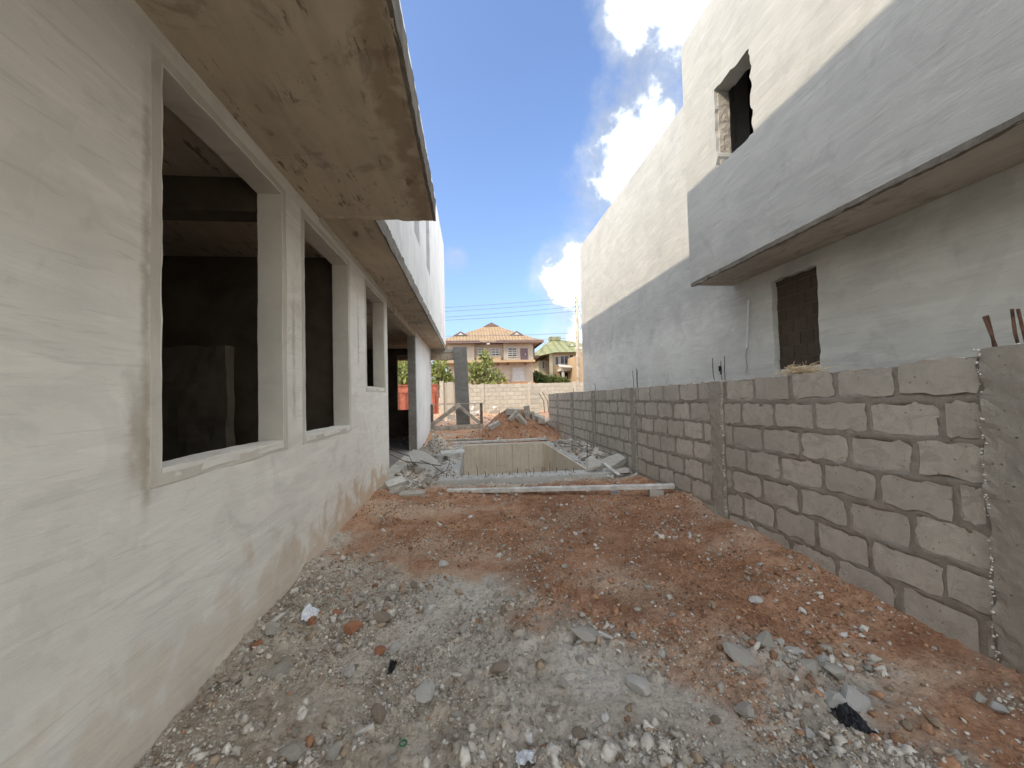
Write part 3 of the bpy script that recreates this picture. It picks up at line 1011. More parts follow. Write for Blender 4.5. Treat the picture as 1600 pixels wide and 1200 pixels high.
def rebar(p0, p1, r=0.007, mat_='rust'):
    a0, b0 = Vector(p0), Vector(p1)
    mid = (a0 + b0) / 2 + Vector((random.uniform(-.01, .01), random.uniform(-.01, .01), 0))
    part('starter_bar', MB().tube([a0, mid, b0], r, 6), M[mat_], bw)


for (p0, p1) in (((3.18, 1.985, 1.80), (3.19, 2.055, 2.07)), ((3.20, 2.02, 1.80), (3.20, 2.045, 2.075)), ((3.21, 1.915, 1.80), (3.20, 1.935, 2.09)), ((3.20, 1.875, 1.80), (3.20, 1.91, 2.085))):
    rebar(p0, p1, 0.008)
for (p0, p1) in (((3.16, 4.68, 1.7), (3.16, 4.72, 2.08)), ((3.2, 4.60, 1.7), (3.2, 4.61, 2.03)), ((3.17, 4.50, 1.7), (3.17, 4.49, 2.08))):
    rebar(p0, p1, 0.006, 'rebar')
for (p0, p1) in (((3.16, 7.19, 1.7), (3.16, 7.22, 2.08)), ((3.2, 7.12, 1.7), (3.2, 7.12, 2.12)), ((3.17, 7.04, 1.7), (3.17, 7.03, 2.07))):
    rebar(p0, p1, 0.007, 'rebar')
for (p0, p1) in (((3.16, 9.50, 1.66), (3.16, 9.52, 1.92)), ((3.16, 11.6, 1.66), (3.16, 11.6, 1.85))):
    rebar(p0, p1, 0.007, 'rebar')
part('steel_clip', MB().obox((3.17, 4.585, 1.93), (0.02, 0.03, 0.07), (0, 0, .3)).obox((3.17, 4.575, 1.88), (0.012, 0.012, 0.05), (0.5, 0, 0)), M['black_plastic'], bw)

# straw on top of the wall
st = MB()
for k in range(230):
    c = Vector((random.gauss(3.165, .03), random.gauss(3.38, .10), top_at(3.4) + .012 + abs(random.gauss(0.015, .03))))
    d = Vector((random.gauss(0, .5), random.gauss(0, 1), random.gauss(0.05, .25))).normalized() * random.uniform(.03, .085)
    st.tube([c - d, c + Vector((0, 0, .006)), c + d], 0.0024, 3)
single('straw_bundle', st, M['straw'], 'small heap of dry straw lying on top of the block wall', 'straw')

# ------------------------------------------------------------------ open concrete tank across the alley
tk = thing('concrete_tank', (1, 9.8, 0), 'open cast concrete tank sunk in the ground across the alley', 'tank')
rough3 = lambda amp, sc, s0: (lambda P: amp * np.stack([fbm(P * sc, 4, s0 + s, 0.6) for s in range(3)], 1))
for k in range(5):
    x0 = -0.26 + k * 0.517
    part('formed_panel', MB().box(x0 + 0.004, x0 + 0.513, 12.30 + 0.006 * ((k * 7) % 3), 12.40, -1.6, 0.125), M['tank'], tk)
part('far_wall', grid_box(-0.8, 2.6, 12.402, 12.65, -1.6, 0.115, (.12, .08, .2), rough3(.012, 6, 100)), M['cast'], tk)
for k in range(7):
    y0 = 7.52 + k * 0.683
    part('formed_panel', MB().box(2.30 + 0.005 * ((k * 5) % 3), 2.36, y0 + 0.004, y0 + 0.679, -1.6, 0.12), M['tank'], tk)
part('side_wall', grid_box(2.362, 2.62, 7.3, 12.40, -1.6, 0.135, (.06, .08, .2), rough3(.022, 6, 110)), M['cast'], tk)
part('side_wall', grid_box(-0.62, -0.262, 7.51, 12.29, -1.6, 0.10, (.06, .08, .2), rough3(.022, 6, 120)), M['cast'], tk)
part('front_beam', grid_box(-0.62, 2.95, 7.08, 7.49, -1.6, 0.15, (.07, .06, .05), rough3(.014, 7, 130)), M['cast'], tk)
part('tank_floor', MB().box(-0.3, 2.4, 7.4, 12.4, -1.75, -1.6), M['cast'], tk)
for k in range(17):
    x = -0.50 + k * 0.152 + random.uniform(-.02, .02)
    y = 7.36 + random.uniform(-.05, .05)
    h = random.uniform(.05, .11) if k not in (4, 13) else 0.20
    lean = random.uniform(-.03, .03)
    pts = [(x, y, .10), (x + lean * .4, y, .13 + h * .7), (x + lean, y + random.uniform(-.02, .02), .15 + h)]
    if k in (10, 12, 15):
        pts += [(x + lean + .05, y, .15 + h + .005), (x + lean + .10, y, .15 + h * .4)]
    part('starter_bar', MB().tube(pts, 0.006, 5), M['rust'], tk)
single('white_cap_board', MB().obox((-0.52, 10.7, 0.15), (0.62, 0.55, 0.05), (0.02, -0.02, 0.1), .006).obox((-0.27, 10.72, -0.05), (0.03, 0.5, 0.36)), M['wood_pale'],
       'white cement-crusted board capping the left tank wall', 'board')
single('grout_bucket', MB().tube([(-0.86, 10.5, -0.12), (-0.86, 10.5, 0.02), (-0.86, 10.5, 0.13)], 0.11, 16, 0.14), M['cast'], 'grey tapered bucket standing beside the white cap board', 'bucket')

# long board laid across in front of the beam, and what props it up
single('long_board', grid_box(0, 3.6, -0.05, 0.05, 0, 0.055, (.09, .05, .03), rough3(.006, 6, 140)), M['wood_pale'],
       'long cement-crusted board lying across the soil before the tank beam', 'board', loc=(-0.42, 6.62, 0.05), rot=(0.05, -0.045, -0.31))
blk_long = grid_box(-.22, .22, -.075, .075, 0, .2, (.06, .05, .05), rough3(.008, 9, 150)).mesh('block_piece')
blk_long.materials.append(M['block'])


def cblock(name, label, loc, rot, scale=(1, 1, 1), cat='block', group=None):
    return single(name, blk_long, None, label, cat, group, loc=loc, rot=rot, scale=scale)


cblock('concrete_block', 'grey block half buried in red soil left of the long board', (-0.98, 6.48, -.07), (0.05, 0, -.02), (0.9, 1.2, .95))
cblock('concrete_block', 'grey block propping the right end of the long board', (2.75, 5.62, 0.0), (0, .05, -.25), (.45, 1.0, .95))
cblock('concrete_block', 'small grey block under the middle of the long board', (2.2, 5.85, -.02), (0, .05, -.3), (.30, 1.0, .7))

# ------------------------------------------------------------------ rubble around the tank
slab_me = MB().prism([(-.44, -.02), (-.40, .12), (-.12, .19), (.2, .15), (.42, .02), (.40, -.10), (.1, -.17), (-.25, -.14)], -.11, .11)
single('broken_slab', slab_me, M['rock_white'], 'big broken concrete slab tipped against the left tank wall', 'slab', loc=(-1.02, 8.75, .20), rot=(0.85, 0.42, -0.35))
RV = []
for k in range(12):
    V, F = rock_verts(3, 300 + k, 9)
    RV.append((V, F))
ROCKM = {}


def rock_mesh(k, matname):
    key = (k % 12, matname)
    if key not in ROCKM:
        m = MB()
        m.add(RV[k % 12][0], RV[k % 12][1])
        me = m.mesh('rock')
        me.materials.append(M[matname])
        ROCKM[key] = me
    return ROCKM[key]


def rock(k, matname, x, y, s, label, name='stone', cat='stone', group=None, z=None, rot=None, sink=0.3):
    zz_ = gz(x, y) if z is None else z
    r_ = rot or (random.uniform(-.3, .3), random.uniform(-.3, .3), random.uniform(0, 6.28))
    return single(name, rock_mesh(k, matname), None, label, cat, group, loc=(x, y, zz_ + s[2] * (1 - 2 * sink)), rot=r_, scale=s)


rock(1, 'rock_white', 2.32, 7.30, (.21, .16, .14), 'large pale boulder perched on the right end of the tank beam', z=.17, sink=.05)
single('flat_lath', MB().obox((2.62, 7.12, 0.22), (.07, .46, .02), (.35, 0, .35)), M['wood_pale'], 'short white lath lying off the end of the tank beam', 'board')
single('timber_offcut', MB().obox((2.62, 8.1, 0.34), (.10, .52, .035), (.5, .1, -.5)), M['wood'], 'grey timber offcut standing up out of the rubble by the block wall', 'board')
single('rubble_slab', MB().prism([(-.2, -.16), (-.24, .1), (-.02, .2), (.22, .12), (.2, -.12)], -.06, .06), M['rock_grey'], 'flat broken concrete slab lying against the block wall', 'slab', loc=(2.86, 7.55, .26), rot=(.2, -.35, .3))
single('rubble_slab', MB().prism([(-.15, -.1), (-.16, .1), (.06, .13), (.17, .0), (.08, -.12)], -.045, .045), M['rock_white'], 'smaller pale slab piece below the flat one by the block wall', 'slab', loc=(2.88, 7.1, .16), rot=(-.2, .3, 1.0))
for k, (pts, lab) in enumerate((
        ([(2.45, 11.6, .22), (2.6, 9.6, .36), (2.75, 7.9, .28)], 'longest steel rod lying along the rubble ledge by the wall'),
        ([(2.52, 10.6, .2), (2.72, 9.0, .42), (2.95, 7.6, .36)], 'steel rod slanting across the rubble ledge toward the wall'),
        ([(2.45, 8.5, .2), (2.62, 8.0, .36), (2.80, 7.6, .32), (2.92, 7.25, .05)], 'bent steel rod drooping off the rubble ledge'),
        ([(2.4, 7.9, .16), (2.41, 7.9, .65)], 'thin steel rod standing upright on the tank rim'))):
    single('steel_rod', MB().tube(pts, 0.008, 5), M['rebar'], lab, 'rod')
for k, (pts, lab) in enumerate((
        ([(-2.6, 10.6, .50), (-1.5, 9.2, .33), (-.85, 8.3, .25), (-.55, 7.65, .17)], 'upper steel rod sticking out of the doorway over the step'),
        ([(-2.5, 10.4, .40), (-1.5, 9.0, .22), (-1.0, 8.2, .30), (-.62, 7.9, .28)], 'lower steel rod sticking out of the doorway over the step'),
        ([(-1.25, 7.25, .06), (-.75, 7.55, .12), (-.5, 7.75, .22), (-.45, 8.1, .34), (-.62, 8.4, .36)], 'curled steel rod at the left end of the tank beam'))):
    single('steel_rod', MB().tube(pts, 0.010, 5), M['rebar'], lab, 'rod')
single('round_stone', rock_mesh(3, 'rock_grey'), None, 'rounded grey stone at the foot of the house corner', 'stone', loc=(-1.27, 6.62, .10), scale=(.16, .13, .11))
single('broken_block', grid_box(-.16, .16, -.1, .1, -.09, .09, (.06, .05, .05), rough3(.02, 8, 160)), M['rock_white'], 'whitish broken block leaning on the house corner behind the round stone', 'block', loc=(-1.33, 6.95, .14), rot=(.3, -.2, .5))

# ------------------------------------------------------------------ timber barrier
br = thing('timber_barrier', (-.6, 15.7, .2), 'weathered timber barrier with crossed braces beside the porch column', 'barrier')
Yb = 15.62
part('top_rail', MB().box(-1.66, 0.56, Yb - .03, Yb + .05, 1.375, 1.41), M['wood'], br)
part('bottom_rail', MB().obox((-.60, Yb - .045, .44), (2.18, .05, .20), (0, -.02, 0)), M['wood'], br)
part('post', MB().box(-1.60, -1.50, Yb, Yb + .08, .1, 1.374), M['wood_dark'], br)
part('post', MB().box(0.36, 0.47, Yb, Yb + .08, .1, 1.374), M['wood_dark'], br)
part('brace', MB().obox((-1.02, Yb - .05, .96), (1.42, .045, .17), (0, -.62, 0)), M['wood'], br)
part('brace', MB().obox((-.02, Yb + .06, .90), (1.15, .045, .13), (0, .72, 0)), M['wood'], br)
single('ledge_board', MB().obox((0.2, 13.3, .20), (2.5, .22, .05), (0, .01, .03)), M['wood'], 'upper of two long boards lying behind the tank far wall', 'board')
single('ledge_board', MB().obox((0.9, 12.8, .17), (3.2, .16, .06), (0, -.01, -.02)), M['wood_pale'], 'lower pale board lying along the tank far wall', 'board')
single('barrier_plank', MB().obox((-.55, 14.6, .24), (1.9, .3, .05), (0.1, .02, .12)), M['wood'], 'wide plank lying flat in front of the timber barrier', 'board')

# ------------------------------------------------------------------ blocks thrown on the red heap
def atY(px, py, Y):
    d = raydir(px, py)
    return Vector((0, 0, CAM_H)) + d * (Y / d.y)


HB = [  # px, py, depth, rotation, scale, label
    (802, 649, 14.4, (.1, .1, .05), (1.15, 1.0, 1.1), 'wide grey block at the left of the thrown block pile'),
    (805, 652, 13.9, (.2, -.85, .3), (1.0, 1, .75), 'pale block standing slanted on the heap left of the pile'),
    (813, 659, 13.6, (.75, .85, .2), (1.05, 1, .8), 'long pale block sliding down the front of the heap'),
    (820, 643, 14.6, (.1, 1.4, .1), (.8, 1, 1.0), 'block standing on end at the top of the heap'),
    (821, 652, 14.0, (.2, 1.25, .2), (.85, 1, .7), 'light block standing on end in the middle of the pile'),
    (827, 652, 14.0, (.1, -1.35, .1), (.85, 1, .6), 'narrow block standing on end right of the pile middle'),
    (832, 652, 14.1, (.0, 1.45, -.2), (.85, 1, .5), 'thin block on end at the right of the standing blocks'),
    (841, 655, 13.9, (.5, .35, -.3), (1.0, 1.1, .7), 'dark block tilted down the right side of the heap'),
    (846, 662, 13.4, (.1, .05, .1), (.55, 1, .8), 'short pale block lying flat right of the heap'),
    (856, 663, 13.5, (.3, .8, .5), (.5, 1, .7), 'small rounded block piece near the block wall'),
    (861, 662, 13.6, (.1, -1.0, .2), (.7, .7, .4), 'broken block leaning by the wall at the heap edge'),
    (774, 668, 13.2, (.15, -.42, .25), (.95, 1.1, .75), 'grey block lying on the left slope of the heap'),
]
for px, py, Y, ro, sc, lab in HB:
    for q in range(120):                       # where the sight line meets the heap
        p = atY(px, py, 12.8 + q * .025)
        if p.z < base_h(p.x, p.y) + .07 or p.y > Y + .3:
            break
    p.y += .08
    cblock('thrown_block', lab, tuple(p + Vector((0, 0, .01))), ro, sc, group='blocks thrown on the red heap')

# ------------------------------------------------------------------ far boundary wall, gate and pier
fw_ = thing('far_boundary_wall', (2, 24, .5), 'sunlit block wall across the far end of the plot', 'wall')
fm = MB().box(-1.02, 7.6, 24.012, 24.16, .3, 2.41)
part('mortar_bed', fm, M['mortar_far'], fw_)
FB = [block_mesh(200 + k, .445, .222, .03) for k in range(6)]
for b_ in FB:
    b_.materials.append(M['block_far'])
k = 0
for row in range(8):
    x = -1.02 - (row % 2) * .24
    while x < 7.55:
        a0, b0 = max(x, -1.02) + .014, min(x + .47, 7.58) - .014
        if b0 - a0 > .1:
            k += 1
            part('block', FB[k % 6], None, fw_, loc=((a0 + b0) / 2, 24 + random.uniform(-.004, .004), 2.30 - row * .252 + random.uniform(-.006, .006)), rot=(0, 0, math.pi / 2), scale=(1, (b0 - a0) / .445, 1))
        x += .47
for x0 in (0.62, 3.6, 6.5):
    part('cast_pillar', grid_box(x0, x0 + .22, 23.975, 24.17, .3, 2.47, (.1, .1, .1), rough3(.012, 6, 170)), M['block_far'], fw_)
part('gate_post', MB().box(-1.42, -1.08, 23.9, 24.2, .3, 2.60), M['block_far'], fw_)
part('gate_post', MB().box(-1.88, -1.66, 23.9, 24.2, .3, 2.66), M['block_far'], fw_)
part('gate_post_panel', MB().box(-1.659, -1.421, 23.95, 24.15, .3, 2.56), M['mortar_far'], fw_)
gt = thing('metal_gate', (-3.6, 24, .5), 'red oxide sheet metal gate seen past the house wall', 'gate')
for x0, x1 in ((-5.4, -3.72), (-3.68, -1.98)):
    lf = part('gate_leaf', MB().box(x0, x1, 24.02, 24.05, .62, 2.48), M['gate'], gt)
    fr = MB().box(x0, x1, 23.97, 24.019, 2.40, 2.49).box(x0, x1, 23.97, 24.019, .62, .72)
    fr.box(x0, x0 + .08, 23.97, 24.019, .721, 2.399).box(x1 - .08, x1, 23.97, 24.019, .721, 2.399).box(x0 + .081, x1 - .081, 23.98, 24.019, 1.98, 2.05)
    part('gate_frame', fr, M['gate_dark'], lf)
    for q in range(4):
        xr = x0 + .22 + q * (x1 - x0 - .44) / 3
        part('gate_rib', MB().box(xr - .03, xr + .03, 23.985, 24.019, .725, 1.975), M['gate_dark'], lf)
pr = thing('wall_pier', (3.6, 21.5, .4), 'short pale sunlit block pier beyond the end of the boundary wall', 'pier')
part('mortar_bed', MB().box(3.36, 3.87, 21.51, 22.4, .2, 1.97), M['mortar_far'], pr)
for row in range(6):
    part('block', FB[row % 6], None, pr, loc=(3.615, 21.5 - .004, 1.85 - row * .27), rot=(0, 0, math.pi / 2), scale=(1, 1.10, 1.05))
for q, (x, y, lab) in enumerate(((4.25, 22.0, 'left of two bent steel bars behind the block pier'), (4.5, 22.1, 'right of two bent steel bars behind the block pier'))):
    single('bent_bar', MB().tube([(x, y, .5), (x - .05, y, 1.3), (x - .35, y, 1.85)], .02, 5), M['rust'], lab, 'rod')

# clutter on the far lit ground
cblock('far_block', 'white block with a rag on it by the far wall', (1.35, 22.6, .55), (0, 0, .1), (1.4, 2.5, 1.5))
rock(4, 'rock_white', 1.40, 22.5, (.2, .16, .12), 'white rag bundle on the block by the far wall', 'rag_bundle', 'rag', z=.88, sink=.1)
for q, (dx, dz, s_, lab) in enumerate(((0, 0, .26, 'lowest of the whitish stones piled beyond the barrier'), (.2, .05, .2, 'right hand whitish stone of the pile beyond the barrier'), (.04, .34, .2, 'middle whitish stone of the pile beyond the barrier'), (.08, .58, .16, 'topmost whitish stone of the pile beyond the barrier'))):
    rock(q + 2, 'rock_white', .12 + dx, 21.5, (s_, s_, s_ * .7), lab, 'piled_stone', 'stone', 'whitish stones piled beyond the barrier', z=.62 + dz, sink=.3)
cblock('far_block', 'pale block on the lit ground seen through the barrier', (-1.05, 20.2, .5), (0, 0, .3), (1, 1.6, 1.4))

# ------------------------------------------------------------------ far houses
def roof_mat(name, lite, dark, scale, rot=(0, 0, 0), bands=True):
    m, t, b = new_mat(name)
    co = t.coord()
    w = t.node('ShaderNodeTexWave', wave_type='BANDS', bands_direction='X')
    t.put(w.inputs['Vector'], co)
    w.inputs['Scale'].default_value = scale
    w.inputs['Distortion'].default_value = 0.3
    n = t.noise(co, 1.5, 5, .6)
    c = t.mix(t.ramp(n, .3, .7), dark, lite)
    c = t.mix(t.math('MULTIPLY', t.ramp(w.outputs['Fac'], .45, .1), .45), c, tuple(q * .5 for q in dark))
    if bands:
        z = t.sep(co)[2]
        fr = t.math('FRACT', t.math('MULTIPLY', z, 2.2))
        c = t.mix(t.ramp(fr, .12, .02, 0, .35), c, tuple(q * .55 for q in dark))
    t.put(b.inputs['Base Color'], c)
    b.inputs['Roughness'].default_value = .6
    t.put(b.inputs['Normal'], t.bump(w.outputs['Fac'], .6, .04))
    return m


M['roof_tan'] = roof_mat('tan_step_tile_roof', (0.36, 0.25, 0.145), (0.28, 0.185, 0.105), 1.1)
M['roof_green'] = roof_mat('green_metal_roof', (0.26, 0.26, 0.13), (0.205, 0.205, 0.10), .35, bands=False)
M['fascia'] = plain('brown_fascia', (0.17, 0.11, 0.09), .6)
M['house_wall'] = plaster('cream_house_paint', (0.42, 0.355, 0.28), (0.34, 0.28, 0.22), (1, 1, 2), .2, seed=21.0)
M['house_orange'] = plaster('peach_house_render', (0.44, 0.32, 0.20), (0.36, 0.255, 0.155), (1, 1, 2), .2, seed=22.0)
M['house_cream'] = plaster('cream_render', (0.42, 0.375, 0.26), (0.35, 0.31, 0.21), (1, 1, 2), .2, seed=23.0)
M['glass'] = plain('dark_louvre_glass', (0.045, 0.05, 0.055), .25, .1)
M['frame'] = plain('white_window_frame', (0.48, 0.46, 0.43), .6, .05)
M['door'] = plain('purple_brown_door', (0.115, 0.075, 0.085), .5, .1)
M['shutter'] = plain('grey_roller_shutter', (0.36, 0.35, 0.34), .5, .06)
M['opening_shade'] = plain('painted_opening_shade', (0.03, 0.026, 0.022), .95, .1)
M['brick'] = plain('orange_brick', (0.45, 0.22, 0.11), .9, .2, 8)
M['white_house'] = plaster('white_house_paint', (0.66, 0.66, 0.63), (0.57, 0.57, 0.54), (1, 1, 2), .2, seed=24.0)


def window(parent, x0, x1, z0, z1, Y, bars=3, pane='glass', cols=2):
    w = part('window', MB().box(x0, x1, Y - .03, Y + .02, z0, z1), M[pane], parent)
    f = MB()
    t_ = .05
    f.box(x0 - t_, x1 + t_, Y - .07, Y - .031, z1, z1 + t_).box(x0 - t_, x1 + t_, Y - .09, Y - .031, z0 - t_, z0)
    f.box(x0 - t_, x0, Y - .07, Y - .031, z0, z1).box(x1, x1 + t_, Y - .07, Y - .031, z0, z1)
    for q in range(1, cols):
        xm = x0 + (x1 - x0) * q / cols
        f.box(xm - .02, xm + .02, Y - .065, Y - .032, z0, z1)
    part('window_frame', f, M['frame'], w)
    for q in range(1, bars + 1):
        zb = z0 + (z1 - z0) * q / (bars + 1)
        part('burglar_bar', MB().box(x0, x1, Y - .085, Y - .072, zb - .035, zb + .035), M['frame'], w)
    return w


h1 = thing('tan_roof_house', (2, 40, 1), 'cream two-storey house with tan tiled hipped roof beyond the far wall', 'house')
Y1 = 36.0
part('wall', MB().box(-2.0, 5.92, Y1, 44, .6, 6.58), M['house_wall'], h1)
part('bay_wall', MB().box(3.14, 5.94, Y1 - .35, Y1 - .002, 4.96, 6.57), M['house_wall'], h1)
part('bay_wall', MB().box(-2.02, .42, Y1 - .35, Y1 - .002, 4.96, 6.57), M['house_wall'], h1)
part('balcony_slab', MB().box(-2.6, 6.0, Y1 - 1.0, Y1 - .003, 4.76, 4.95), M['house_orange'], h1)
part('balcony_wall', MB().box(.6, 2.9, Y1 - .30, Y1 - .2, 4.952, 5.42), M['house_orange'], h1)
for x in (2.55, 3.45, 5.15):
    part('corbel', MB().box(x, x + .18, Y1 - .35, Y1 - .004, 4.55, 4.758), M['fascia'], h1)
window(h1, .79, 1.43, 5.52, 6.14, Y1)
window(h1, 2.08, 2.72, 5.50, 6.12, Y1)
window(h1, 3.55, 4.36, 5.36, 6.10, Y1 - .35)
window(h1, -1.3, -.5, 5.36, 6.10, Y1 - .35)
d_ = part('door', MB().box(4.72, 5.42, Y1 - .40, Y1 - .351, 4.97, 6.08), M['door'], h1)
part('door_handle', MB().box(5.15, 5.19, Y1 - .44, Y1 - .401, 5.4, 5.6), M['frame'], d_)
for x0, x1, z0, z1 in ((3.95, 5.12, 3.08, 4.30), (1.64, 2.46, 3.2, 4.25)):
    s_ = part('roller_shutter', MB().box(x0, x1, Y1 - .05, Y1 - .002, z0, z1), M['shutter'], h1)
    part('shutter_frame', wall_mesh([x0 - .1, x1 + .1], [z0 - .1, z1 + .1], [(x0, x1, z0, z1)], .08, lambda u, v, d: (u, Y1 - .09 + d, v)), M['house_wall'], s_)
part('plinth', MB().box(2.6, 3.4, Y1 - .9, Y1 - .004, 2.6, 3.35), M['house_orange'], h1)
part('red_kerb', MB().box(2.0, 5.9, Y1 - 1.1, Y1 - .95, 2.5, 2.86), M['brick'], h1)
# roof: main hip with a gablet on top and two hipped wings facing the camera
E0, EZ = (-2.75, 6.78, 35.1, 44.9), 6.68
rm = MB()
ax, ay, az = 2.30, 40.0, 9.30
rm.add([(E0[0], E0[2], EZ), (E0[1], E0[2], EZ), (E0[1], E0[3], EZ), (E0[0], E0[3], EZ), (ax - .75, ay - .4, az - .42), (ax + .75, ay - .4, az - .42), (ax + .75, ay + .4, az - .42), (ax - .75, ay + .4, az - .42)],
       [(0, 1, 5, 4), (1, 2, 6, 5), (2, 3, 7, 6), (3, 0, 4, 7), (4, 5, 6, 7), (0, 3, 2, 1)])
rf = part('roof', rm, M['roof_tan'], h1)
gm_ = MB().add([(ax - .80, ay - .44, az - .40), (ax + .80, ay - .44, az - .40), (ax, ay - .44, az + .02), (ax - .80, ay + .44, az - .40), (ax + .80, ay + .44, az - .40), (ax, ay + .44, az + .02)],
               [(0, 1, 2), (3, 5, 4), (0, 2, 5, 3), (1, 4, 5, 2), (0, 3, 4, 1)])
part('gablet', gm_, M['fascia'], rf)
for xa, xb, xp in ((-2.80, .95, -.80), (2.45, 6.84, 4.45)):
    yb, zp = 34.9, 7.72
    wg = MB().add([(xa, yb, EZ + .05), (xb, yb, EZ + .05), (xb, 38.5, EZ + .05), (xa, 38.5, EZ + .05), (xp - .5, yb + 1.15, zp - .30), (xp + .5, yb + 1.15, zp - .30), (xp + .05, 38.8, zp + .02), (xp - .05, 38.8, zp + .02)],
                  [(0, 1, 5, 4), (1, 2, 6, 5), (3, 0, 4, 7), (4, 5, 6, 7), (2, 3, 7, 6)])
    part('wing_roof', wg, M['roof_tan'], rf)
    gb = MB().add([(xp - .66, yb + .95, zp - .33), (xp + .66, yb + .95, zp - .33), (xp, yb + .95, zp + .06), (xp, 38.2, zp + .06), (xp - .66, 38.2, zp - .33), (xp + .66, 38.2, zp - .33)], [(0, 1, 2), (0, 2, 3, 4), (1, 5, 3, 2)])
    part('gablet', gb, M['fascia'], rf)
    part('gablet_panel', MB().add([(xp - .25, yb + .93, zp - .30), (xp + .25, yb + .93, zp - .30), (xp, yb + .93, zp - .10), (xp - .25, yb + .948, zp - .30), (xp + .25, yb + .948, zp - .30), (xp, yb + .948, zp - .10)], [(0, 1, 2), (3, 5, 4), (0, 3, 4, 1), (1, 4, 5, 2), (2, 5, 3, 0)]), M['frame'], rf)
    part('fascia_board', MB().box(xa, xb, yb + .02, yb + .07, EZ - .16, EZ + .049), M['fascia'], rf)
part('fascia_board', MB().box(.96, 2.44, 35.12, 35.18, EZ - .14, EZ - .002), M['fascia'], rf)
part('fascia_board', MB().box(6.74, 6.80, 35.1, 44.9, EZ - .16, EZ - .003), M['fascia'], rf)
part('side_canopy', MB().box(5.95, 6.75, 37.5, 40.5, 5.35, 5.6), M['fascia'], h1)
part('side_pipe', MB().box(5.93, 6.15, 36.1, 36.4, 5.4, 6.5), M['door'], h1)
part('porch_lamp', MB().box(1.55, 1.85, Y1 - .95, Y1 - .85, 6.42, 6.52), M['frame'], h1)

h2 = thing('green_roof_house', (11, 50, 1), 'half-finished peach house with green metal hipped roof at the right', 'house')
Y2 = 46.0
part('wall', MB().box(9.9, 18.0, Y2, 56, .8, 6.75), M['house_orange'], h2)
part('side_wing', MB().box(8.55, 9.898, Y2 + 1.6, 56, .8, 6.0), M['house_cream'], h2)
part('pier', MB().box(9.6, 10.0, Y2 - .2, Y2 - .002, .8, 6.75), M['house_cream'], h2)
rg = MB().add([(7.2, Y2 - .4, 6.20), (10.2, Y2 - .9, 6.75), (18.5, Y2 - .9, 6.75), (18.5, 57, 6.75), (7.2, 57, 6.20), (10.9, 50.5, 9.05), (13.2, 50.5, 8.9)], [(0, 1, 5), (1, 2, 6, 5), (2, 3, 6), (3, 4, 5, 6), (4, 0, 5), (0, 4, 3, 2, 1)])
r2 = part('roof', rg, M['roof_green'], h2)
part('ridge_cap', MB().obox((11.35, 50.5, 9.15), (1.5, 1.0, .5)), M['roof_green'], r2)
part('gablet', MB().add([(12.4, Y2 + 1.5, 7.75), (13.4, Y2 + 1.5, 7.75), (12.9, Y2 + 1.5, 8.3), (12.9, Y2 + 4.2, 8.3), (12.4, Y2 + 3.2, 7.75), (13.4, Y2 + 3.2, 7.75)], [(0, 1, 2), (0, 2, 3, 4), (1, 5, 3, 2)]), M['roof_green'], r2)
part('gablet_panel', MB().add([(12.6, Y2 + 1.46, 7.8), (13.2, Y2 + 1.46, 7.8), (12.9, Y2 + 1.46, 8.12), (12.6, Y2 + 1.48, 7.8), (13.2, Y2 + 1.48, 7.8), (12.9, Y2 + 1.48, 8.12)], [(0, 1, 2), (3, 5, 4), (0, 3, 4, 1), (1, 4, 5, 2), (2, 5, 3, 0)]), M['frame'], r2)
for q in range(6):
    x = 8.2 + q * 1.15
    part('roof_seam', MB().tube([(x, Y2 - .65 if x > 9.5 else Y2 - .45, 6.72 if x > 9.7 else 6.45), (x * .45 + 6.4, 50.0, 8.85)], .04, 4), M['roof_green'], r2)
window(h2, 9.05, 9.3, 5.0, 5.9, Y2 + 1.6, 0, 'glass', 1)
window(h2, 10.35, 10.75, 5.3, 6.3, Y2, 0, 'glass', 1)
window(h2, 11.0, 11.95, 5.4, 6.35, Y2, 0, 'glass', 2)
window(h2, 12.2, 12.6, 4.9, 6.5, Y2, 0, 'glass', 1)
part('balcony_slab', MB().box(10.6, 14.6, Y2 - 1.8, Y2 - .003, 4.45, 4.75), M['cast'], h2)
for x in (10.75, 12.0, 12.75):
    part('porch_post', MB().box(x, x + .28, Y2 - 1.7, Y2 - 1.45, .8, 4.449), M['cast'], h2)
part('tall_post', MB().box(12.55, 12.85, Y2 - 1.75, Y2 - 1.5, 4.751, 7.0), M['house_orange'], h2)
part('tall_post', MB().box(13.9, 14.2, Y2 - 1.75, Y2 - 1.5, 4.751, 7.0), M['house_orange'], h2)
part('head_beam', MB().box(12.45, 14.3, Y2 - 1.8, Y2 - 1.45, 7.001, 7.25), M['cast'], h2)
part('porch_shade_panel', MB().box(10.9, 13.3, Y2 - .06, Y2 - .004, 1.2, 4.3), M['opening_shade'], h2)  # flat dark panel stands in for the shade inside the porch
part('porch_roof', MB().obox((11.3, Y2 - 1.9, 4.95), (1.9, .9, .08), (.35, .1, 0)), M['cast'], h2)

h3 = thing('white_far_house', (9, 62, 1), 'white building glimpsed between the tan roof house and the green roof house', 'house')
part('wall', MB().box(8.8, 14.0, 60, 68, .8, 7.4), M['white_house'], h3)
part('balcony_slab', MB().box(8.6, 11.5, 59.2, 59.99, 6.1, 6.4), M['cast'], h3)
part('balcony_slab', MB().box(8.6, 11.5, 59.4, 59.99, 7.41, 7.6), M['white_house'], h3)
window(h3, 10.1, 10.7, 4.4, 5.2, 60, 0, 'glass', 1)
window(h3, 9.0, 9.6, 4.4, 5.2, 60, 0, 'glass', 1)
